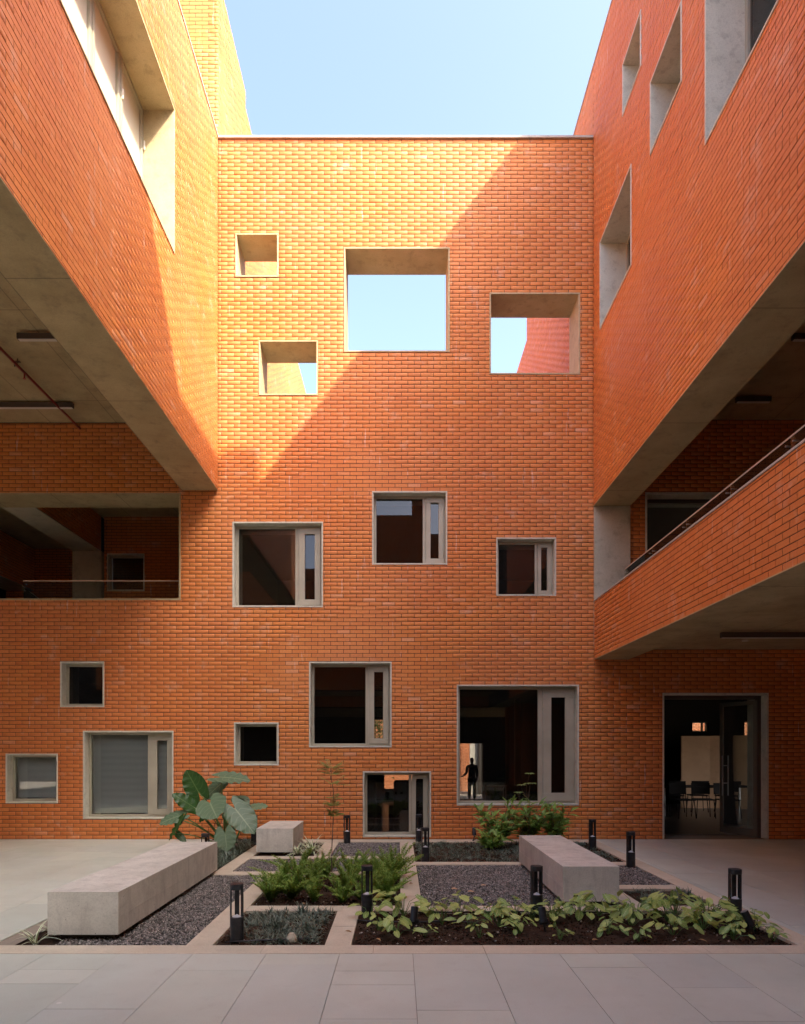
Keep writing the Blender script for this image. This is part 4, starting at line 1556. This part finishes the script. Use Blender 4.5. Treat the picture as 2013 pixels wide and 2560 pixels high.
for i, ((ax, ay), (tx, ty), L, W, dep, sgn, nrm, dk, dr) in enumerate(EARS):
    a, b = px(ax, ay), px(tx, ty)
    A = Vector((a[0] * dep / 11.4, dep, EYE + (a[1] - EYE) * dep / 11.4))
    dx, dz = (b[0] - a[0]) * dep / 11.4, (b[1] - a[1]) * dep / 11.4
    rest = math.sqrt(max(0.0, L * L - dx * dx - dz * dz))
    T = Vector((dx, -min(rest, L * .75) * sgn, dz))
    V, F, UV = leaf_grid(T.length * 1.06, W * 1.05, T.length * .46, cup=.10, droop=dr, wave=.045, nu=16, nv=12, freq=4.5, quilt=.012, ph=i * 1.7, w0=.86)
    M = frame_matrix(A, T, nrm)
    V = [tuple(M @ Vector(p) - EB) for p in V]
    link('leaf', uv_mesh('leaf', V, F, UV, M_EARDARK if dk else M_EAR), ear)
    base = EB + Vector((random.uniform(-.07, .07), random.uniform(-.07, .05), -.03))
    mid = base.lerp(A, .55) + Vector((0, 0, .16 * (A - base).length)) * (.8 if abs(A.x - EB.x) > .25 else .2)
    pts = [base * (1 - q) ** 2 + mid * 2 * q * (1 - q) + A * q * q for q in np.linspace(0, 1, 9)]
    MB().tube(pts, .019 if L > .3 else .011, 8, .007).build('stalk', M_STALK, ear, smooth=True)


def blade_ribbon(V, F, UV, base, az, L, w, lift, droop, seg=7, twist=0.0):
    d = Vector((math.cos(az), math.sin(az), 0))
    s = Vector((-math.sin(az), math.cos(az), 0))
    k = len(V)
    for i in range(seg + 1):
        q = i / seg
        p = Vector(base) + d * (L * q * math.cos(lift) + .25 * L * q * q * math.sin(lift)) + Vector((0, 0, L * (q * math.sin(lift) - droop * q * q)))
        ww = w * (1 - q ** 3) * (.6 + .8 * min(1, q * 4) - .4 * q) / 2
        for j, e in enumerate((-1, 0, 1)):
            V.append(tuple(p + s * ww * e + Vector((0, 0, -.25 * ww * (e == 0)))))
            UV.append((q, .5 + .5 * e))
    for i in range(seg):
        for j in range(2):
            a = k + i * 3 + j
            F.append((a, a + 1, a + 4, a + 3))


def spider(loc, n, Lr, label, w=.019, material=None):
    V, F, UV = [], [], []
    for i in range(n):
        blade_ribbon(V, F, UV, (random.gauss(0, .012), random.gauss(0, .012), 0), random.uniform(0, 6.283), random.uniform(*Lr), w * random.uniform(.7, 1.2),
                     random.uniform(.65, 1.4), random.uniform(.35, .95))
    o = link('spider_plant', uv_mesh('spider_plant', V, F, UV, material or M_SPIDER), None, loc)
    tag(o, label, 'plant', 'striped spider plants')
    return o


spider((-1.60, 10.76, -.01), 44, (.30, .46), 'cream striped spider plant at the front corner of the short concrete block')
spider((-1.40, 10.92, -.01), 52, (.32, .52), 'cream striped spider plant at the kerb right of the short concrete block')
spider((-3.13, 5.86, -.02), 13, (.20, .38), 'sparse striped plant at the front left of the long bench', .015)
spider((-3.12, 6.15, -.02), 10, (.22, .34), 'yellowing striped plant beside the front end of the long bench', .015)
spider((-3.17, 7.2, -.02), 7, (.16, .30), 'small striped sprout behind the long bench, nearest of three')
spider((-3.17, 8.15, -.02), 7, (.16, .28), 'small striped sprout behind the long bench, middle of three')
spider((-3.17, 8.75, -.02), 7, (.14, .26), 'small striped sprout behind the long bench, farthest of three')


def tufts(name, spots, label, size=1.0):
    V, F, UV = [], [], []
    for (x, y, s) in spots:
        for i in range(int(30 * min(1.5, s))):
            blade_ribbon(V, F, UV, (x + random.gauss(0, .016 * s), y + random.gauss(0, .016 * s), -.02), random.uniform(0, 6.283), random.uniform(.06, .125) * s * size,
                         .0055 * (1 + .4 * (s - 1)), random.uniform(.5, 1.45), random.uniform(.2, .75), 4)
    o = link(name, uv_mesh(name, V, F, UV, M_MONDO))
    return tag(o, label, 'ground cover', kind='stuff')


def scatter(b, step, keep=1.0, s=(.8, 1.2)):
    out = []
    x0, x1, y0, y1 = b
    y = y0 + .07
    while y < y1 - .04:
        x = x0 + .07
        while x < x1 - .04:
            if random.random() < keep:
                out.append((x + random.uniform(-.4, .4) * step, y + random.uniform(-.4, .4) * step, random.uniform(*s)))
            x += step
        y += step
    return out


def clear_of(spots, boxes):
    return [q for q in spots if not any(a < q[0] < b and c < q[1] < d for a, b, c, d in boxes)]


tufts('dwarf_mondo_grass', [q for q in scatter((-1.5, -.66, 5.83, 6.97), .085, .9, (.85, 1.45)) if not (q[0] < -1.30 and q[1] < 6.02)], 'dark dwarf grass tufts covering the front square bed')
tufts('dwarf_mondo_grass', clear_of(scatter((.28, 3.36, 10.12, 12.22), .12, .93), [(.3, .5, 10.1, 10.28), (1.78, 2.32, 9.8, 9.95)]), 'dark dwarf grass tufts filling the bed under the brick wall')
tufts('dwarf_mondo_grass', scatter((2.66, 3.38, 7.3, 8.1), .12, .85), 'dark dwarf grass tufts in the small bed right of the pale bench')
tufts('dwarf_mondo_grass', scatter((-2.95, -2.54, 9.3, 12.3), .13, .9, (1.5, 2.4)), 'long dark grass under the elephant ear leaves')
for (x, y, s, lab) in ((-1.14, 6.33, 2.1, 'large dark grass clump in the middle of the front square bed'), (-.86, 6.27, 1.7, 'dark grass clump at the right side of the front square bed'),
                       (-.98, 6.90, 1.8, 'tall dark grass clump at the back of the front square bed'), (2.98, 7.75, 1.5, 'dark grass clump in the small bed right of the pale bench')):
    V, F, UV = [], [], []
    for i in range(60):
        blade_ribbon(V, F, UV, (random.gauss(0, .022), random.gauss(0, .022), -.02), random.uniform(0, 6.283), random.uniform(.07, .12) * s, .007, random.uniform(.7, 1.5), random.uniform(.15, .6), 5)
    tag(link('grass_clump', uv_mesh('grass_clump', V, F, UV, M_MONDO), None, (x, y, 0)), lab, 'grass clump', 'larger dark grass clumps')


# foxtail ferns: plumes of fine needles
def plume_mesh(i):
    r = random.Random(40 + i)
    V, F = [], []
    for k in range(r.randint(15, 19)):
        az, L = r.uniform(0, 6.283), r.uniform(.24, .46)
        lean = r.uniform(.08, .85)
        n = 20
        for s in range(n):
            q = (s + .5) / n
            cx = L * q * math.sin(lean) * (1 + .5 * q)
            p = Vector((cx * math.cos(az), cx * math.sin(az), L * q * math.cos(lean * (.7 + .5 * q))))
            rad = .064 * math.sin(math.pi * min(1, .16 + .84 * q)) ** .6 * r.uniform(.8, 1.1) * (L / .4)
            for j in range(19):
                a = r.uniform(0, 6.283)
                up = r.uniform(.25, 1.0)
                d = Vector((math.cos(a), math.sin(a), up)).normalized() * rad * r.uniform(.6, 1.15)
                sd = Vector((-math.sin(a), math.cos(a), r.uniform(-.3, .3))) * .0038
                b = len(V)
                m = p + d * .55
                V += [tuple(p), tuple(m + sd), tuple(p + d), tuple(m - sd)]
                F.append((b, b + 1, b + 2, b + 3))
    return mesh_quads('foxtail_fern', np.array(V), np.array(F), M_FERN)


FERN = [plume_mesh(i) for i in range(5)]
FP = [(-1.42, 7.50, .95, 'front left corner'), (-1.20, 7.62, 1.0, 'front edge, second from the left'), (-.93, 7.46, .9, 'front edge near its middle'), (-.62, 7.42, .8, 'front edge, right of the middle'),
      (-.40, 7.5, .85, 'front edge, third from the right'), (-.13, 7.55, 1.05, 'front right corner'), (-1.38, 8.05, 1.0, 'left edge at mid depth'), (-1.05, 8.2, 1.05, 'middle, left of the sapling'),
      (-.62, 8.12, .95, 'middle, right of the sapling'), (-.30, 8.15, 1.0, 'middle right part'), (-.10, 8.35, 1.15, 'right edge at mid depth'), (-1.30, 8.72, 1.1, 'back left corner'),
      (-.95, 8.78, 1.0, 'back edge left of the sapling'), (-.60, 8.78, 1.1, 'back edge right of the sapling'), (-.32, 8.82, 1.0, 'back edge, second from the right'), (-.08, 8.8, 1.2, 'back right corner')]
for i, (x, y, s, w) in enumerate(FP):
    o = link('foxtail_fern', FERN[i % 5], None, (x, y, -.02))
    o.scale = (s, s, s)
    o.rotation_euler = (0, 0, random.uniform(0, 6.283))
    tag(o, 'feathery green foxtail fern in the fern bed, ' + w, 'fern', 'foxtail ferns')

# lime arrow-leaved plants
ALEAF = []
for i in range(6):
    V, F, UV = leaf_grid(1.0, .62, .30, cup=.18, droop=.10 + .06 * (i % 3), wave=.03, nu=8, nv=6, freq=1.5, ph=i)
    ALEAF.append(uv_mesh('leaf', V, F, UV, M_ARROW))


def arrow_plant(x, y, s, n, label, seed):
    r = random.Random(seed)
    t = thing('arrowhead_plant', (x, y, 0), label, 'plant', 'lime green arrowhead plants')
    st = MB()
    for i in range(int(n * 1.6)):
        az = r.uniform(0, 6.283)
        ln = r.uniform(.03, .20) * s
        h = r.uniform(.04, .175) * s
        p = Vector((math.cos(az) * ln, math.sin(az) * ln * .8, h))
        st.tube([(x, y, -.03), (x + p.x * .4, y + p.y * .4, p.z * .7), (x + p.x, y + p.y, p.z)], .003, 5, .002)
        tdir = Vector((math.cos(az + r.uniform(-.6, .6)), math.sin(az + r.uniform(-.6, .6)) - .25, r.uniform(-.7, .1)))
        nrm = Vector((r.uniform(-.35, .35), r.uniform(-.7, .0), 1))
        o = link('leaf', ALEAF[r.randrange(6)], t)
        m = frame_matrix(p, tdir, nrm)
        L = r.uniform(.05, .112) * s
        o.matrix_local = m @ Matrix.Diagonal((L, L * r.uniform(.85, 1.15), L, 1))
    st.build('stems', M_STALK, t)


AP = [(-.28, 6.72, 1.15, 7, 'beside the bollard at the left end'), (-.18, 6.25, .8, 8, 'front left, below the hose'), (-.02, 6.1, 1.0, 9, 'front left with the widest leaves'), (.05, 6.86, 1.35, 9, 'at the back under the fern bed kerb, tallest of that corner'),
      (.22, 6.05, .6, 4, 'tiny one beside the left spotlight'), (.42, 6.52, 1.1, 8, 'just right of the left spotlight'), (.34, 6.93, .9, 6, 'at the back kerb right of the kerb crossing'), (.62, 6.88, 1.2, 8, 'at the back below the gravel, first from the left'),
      (.66, 6.32, .85, 7, 'mid bed with leaves half yellow'), (.72, 6.05, .7, 4, 'near the front kerb with a single upright leaf'), (.92, 6.83, 1.1, 8, 'at the back below the gravel, second from the left'),
      (.95, 6.40, 1.0, 9, 'mid bed between the two spotlights'), (1.10, 6.18, .9, 9, 'front of mid bed, left of the right spotlight'), (1.18, 6.88, 1.1, 8, 'at the back just left of the middle bollard'),
      (1.30, 6.62, .8, 6, 'behind the right spotlight'), (1.50, 6.60, 1.1, 10, 'right of the right spotlight'), (1.56, 6.92, 1.0, 7, 'at the back right of the middle bollard'), (1.42, 5.98, .7, 6, 'near the front kerb below the right spotlight'),
      (1.80, 6.75, 1.25, 11, 'below the left corner of the pale bench'), (1.90, 6.15, .9, 8, 'front of bed with a reddish leaf'), (2.02, 6.84, 1.4, 9, 'below the bench front with one dark upright leaf'),
      (2.20, 6.42, 1.15, 11, 'mid bed below the bench front'), (2.38, 6.82, 1.2, 10, 'below the right corner of the pale bench'), (2.48, 6.12, 1.0, 9, 'front of bed, fourth from the right tip'),
      (2.62, 6.60, 1.3, 12, 'thick one in front of the small tuft bed'), (2.80, 6.88, 1.35, 11, 'tall one against the kerb of the small tuft bed'), (2.82, 6.30, 1.2, 11, 'thick one left of the right bollard'),
      (3.02, 6.62, 1.3, 12, 'thick one touching the right bollard'), (3.08, 6.18, 1.0, 8, 'below the right bollard'), (3.22, 6.88, 1.2, 9, 'behind the right bollard'), (2.95, 5.98, .7, 6, 'near the front kerb, second from the right tip'),
      (3.30, 6.30, 1.15, 9, 'beside the tilted spotlight'), (3.28, 5.95, .7, 5, 'at the far right tip of the bed'), (2.1, 5.95, .65, 5, 'small one near the front kerb below the bench')]
for i, (x, y, s, n, w) in enumerate(AP):
    arrow_plant(x, y, s, n, 'lime green arrowhead plant ' + w, 100 + i)


# lance-leaved shrub by the wall and the taller seedling in it
def lance(V, F, base, t, n, L, w):
    m = frame_matrix(base, t, n)
    k = len(V)
    prof = [(0, .05), (.2, .7), (.45, 1), (.72, .68), (1, 0)]
    for u, q in prof:
        for e in (-1, 0, 1):
            V.append(tuple(m @ Vector((L * u, e * w / 2 * q, -.18 * L * u * u + .25 * w * abs(e) * q))))
    for i in range(4):
        for j in range(2):
            a = k + i * 3 + j
            F.append((a, a + 1, a + 4, a + 3))


def lance_shrub(c, n, hr, spread, label):
    t = thing('lance_leaf_shrub', c, label, 'shrub', 'bushy lance-leaved shrubs at the wall')
    V, F = [], []
    st = MB()
    for i in range(n):
        az = random.uniform(0, 6.283)
        h = random.uniform(*hr)
        out = random.uniform(.1, spread)
        pts = [Vector(c) + Vector((math.cos(az) * out * q ** 1.4, math.sin(az) * out * .55 * q ** 1.4, h * q - .02)) for q in np.linspace(0, 1, 6)]
        st.tube(pts, .006, 5, .003)
        for k in range(random.randint(12, 17)):
            q = random.uniform(.30, 1.0)
            p = pts[0].lerp(pts[-1], q)
            p = pts[min(5, int(q * 5))].lerp(pts[min(5, int(q * 5) + 1)], q * 5 - int(q * 5))
            a2 = random.uniform(0, 6.283)
            up = random.uniform(-.1, .9) + (.6 if q > .9 else 0)
            lance(V, F, p - Vector(c), (math.cos(a2), math.sin(a2), up), (random.uniform(-.3, .3), -.5, 1), random.uniform(.12, .22), random.uniform(.034, .056))
    st.build('stems', M_BARK, t)
    link('foliage', mesh_from('foliage', V, F, M_SHRUB, None, True), t)


lance_shrub((1.72, 11.6, 0), 24, (.40, .78), .50, 'bushy lance-leaved shrub left of the pale bench, under the largest window')
lance_shrub((2.25, 11.8, 0), 22, (.42, .80), .48, 'bushy lance-leaved shrub behind the pale bench, under the largest window')
lance_shrub((2.72, 11.9, 0), 18, (.40, .74), .42, 'lance-leaved shrub nearest the entrance, under the corner of the largest window')
lance_shrub((1.55, 11.3, 0), 12, (.16, .34), .30, 'low skirt of lance leaves in front of the wall shrubs')


def palmate(V, F, c, up, n, L, w):
    for k in range(n):
        a = 6.283 * k / n + random.uniform(-.15, .15)
        lance(V, F, c, (math.cos(a), math.sin(a), up - .1 * abs(math.sin(a))), (0, -.35, 1), L * random.uniform(.8, 1.1), w)


sd = thing('schefflera_seedling', (1.98, 11.6, 0), 'tall thin seedling with finger-like leaves in front of the largest window', 'plant')
fx = lambda x, y, d=11.6: ((((1150 + x * .2049) * .8484) - 846) * d / 1440, EYE - (((1900 + y * .2049) * .8484) - 1591) * d / 1440)
V, F = [], []
st = MB()
for path, ends in (([(850, 900), (840, 640), (828, 480), (815, 340), (842, 180)], [(845, 165, 9, .10)]), ([(828, 480), (860, 300), (880, 285)], [(880, 285, 7, .09)]),
                   ([(850, 800), (760, 600), (725, 470), (715, 400)], [(712, 395, 9, .09), (770, 500, 8, .10)]), ([(828, 490), (760, 370), (748, 310)], [(750, 305, 7, .085)]),
                   ([(840, 560), (845, 520)], [(845, 525, 7, .09)]), ([(818, 340), (815, 290)], [(815, 288, 5, .07)])):
    pts = [Vector((fx(x, y)[0], 11.6 + .05 * math.sin(i + x), fx(x, y)[1])) for i, (x, y) in enumerate(path)]
    st.tube(pts, .005, 5, .003)
    for (x, y, k, L) in ends:
        p = Vector((fx(x, y)[0], 11.58, fx(x, y)[1])) - Vector((1.98, 11.6, 0))
        palmate(V, F, p, .12, k, L, .030)
st.build('stem', M_BARK, sd)
link('foliage', mesh_from('foliage', V, F, leaf_material('pale_finger_leaf', (.20, .29, .07), (.33, .42, .14), (.3, .4, .1), .45, .3, 0), None, True), sd)

# thin sapling standing in the fern bed
sb_ = Vector((-.83, 8.5, 0))
sp = thing('sapling', sb_, 'thin leggy sapling with small feathery leaves rising from the fern bed', 'tree')
sx = lambda x, y, d=8.5: ((((780 + x * .1874) * .8484) - 846) * d / 1440, EYE - (((1880 + y * .1874) * .8484) - 1591) * d / 1440)
trunk = [Vector((-.83, 8.5, -.03)), Vector((-.84, 8.5, .25))] + [Vector((sx(x, y)[0], 8.5, sx(x, y)[1])) for x, y in ((268, 1250), (285, 900), (297, 700), (285, 500), (258, 350), (258, 200))]
MB().tube(trunk, .008, 7, .0035).build('trunk', M_BARK, sp, smooth=True)
V, F = [], []
for (x, y, k, L) in ((258, 230, 11, .17), (262, 300, 8, .13), (285, 440, 5, .19), (296, 620, 5, .09), (297, 730, 7, .13), (290, 830, 7, .11), (275, 860, 4, .08)):
    c = Vector((sx(x, y)[0], 8.5, sx(x, y)[1])) - sb_
    for i in range(k):
        a = random.uniform(0, 6.283)
        d = Vector((math.cos(a), math.sin(a) * .7, random.uniform(.0, .9))).normalized()
        n = 6
        for s in range(1, n + 1):
            p = c + d * (L * s / n) + Vector((0, 0, -.10 * L * (s / n) ** 2))
            side = d.cross(Vector((0, 0, 1))).normalized()
            for e in (-1, 1):
                lance(V, F, p, side * e + d * .7 + Vector((0, 0, -.1)), (0, -.5, 1), .050 * (1.2 - .4 * s / n), .017)
link('foliage', mesh_from('foliage', V, F, M_SAP, None, True), sp)

# fallen leaves on the gravel and kerbs
for (x, y, lab) in ((.62, 8.05, 'dry tan leaf on the gravel below the rear tuft bed'), (1.0, 8.25, 'larger dry tan leaf on the middle of the right gravel'), (.80, 7.9, 'small dry leaf on the right gravel near the bollard')):
    V, F = [], []
    lance(V, F, (0, 0, 0), (1, random.uniform(-1, 1), .1), (0, -.3, 1), .085, .04)
    tag(link('fallen_leaf', mesh_from('fallen_leaf', V, F, M_PARTITION, None, True), None, (x, y, .012)), lab, 'leaf', 'dry leaves on the gravel')

M_LITTER = mat('dry_leaf', (.30, .17, .07), .8)
for i, (x, y, lab) in enumerate([(-.2, 5.95, 'brown fallen leaf at the front left corner of the lime-leaved bed'), (1.68, 5.9, 'brown fallen leaf at the front kerb below the pale bench'),
                                 (2.62, 5.93, 'brown fallen leaf at the front kerb towards the right tip'), (-1.05, 7.33, 'brown fallen leaf at the front of the fern bed'),
                                 (-.55, 7.3, 'brown fallen leaf in the fern bed beside the kerb crossing'), (-.49, 6.2, 'brown fallen leaf on the kerb between the two front beds'),
                                 (.13, 8.4, 'brown fallen leaf on the kerb right of the ferns')]):
    V, F = [], []
    lance(V, F, (0, 0, 0), (1, random.uniform(-1, 1), random.uniform(-.1, .2)), (random.uniform(-.4, .4), -.3, 1), random.uniform(.05, .08), random.uniform(.02, .035))
    tag(link('fallen_leaf', mesh_from('fallen_leaf', V, F, M_LITTER, None, True), None, (x, y, .008)), lab, 'leaf', 'brown leaf litter')
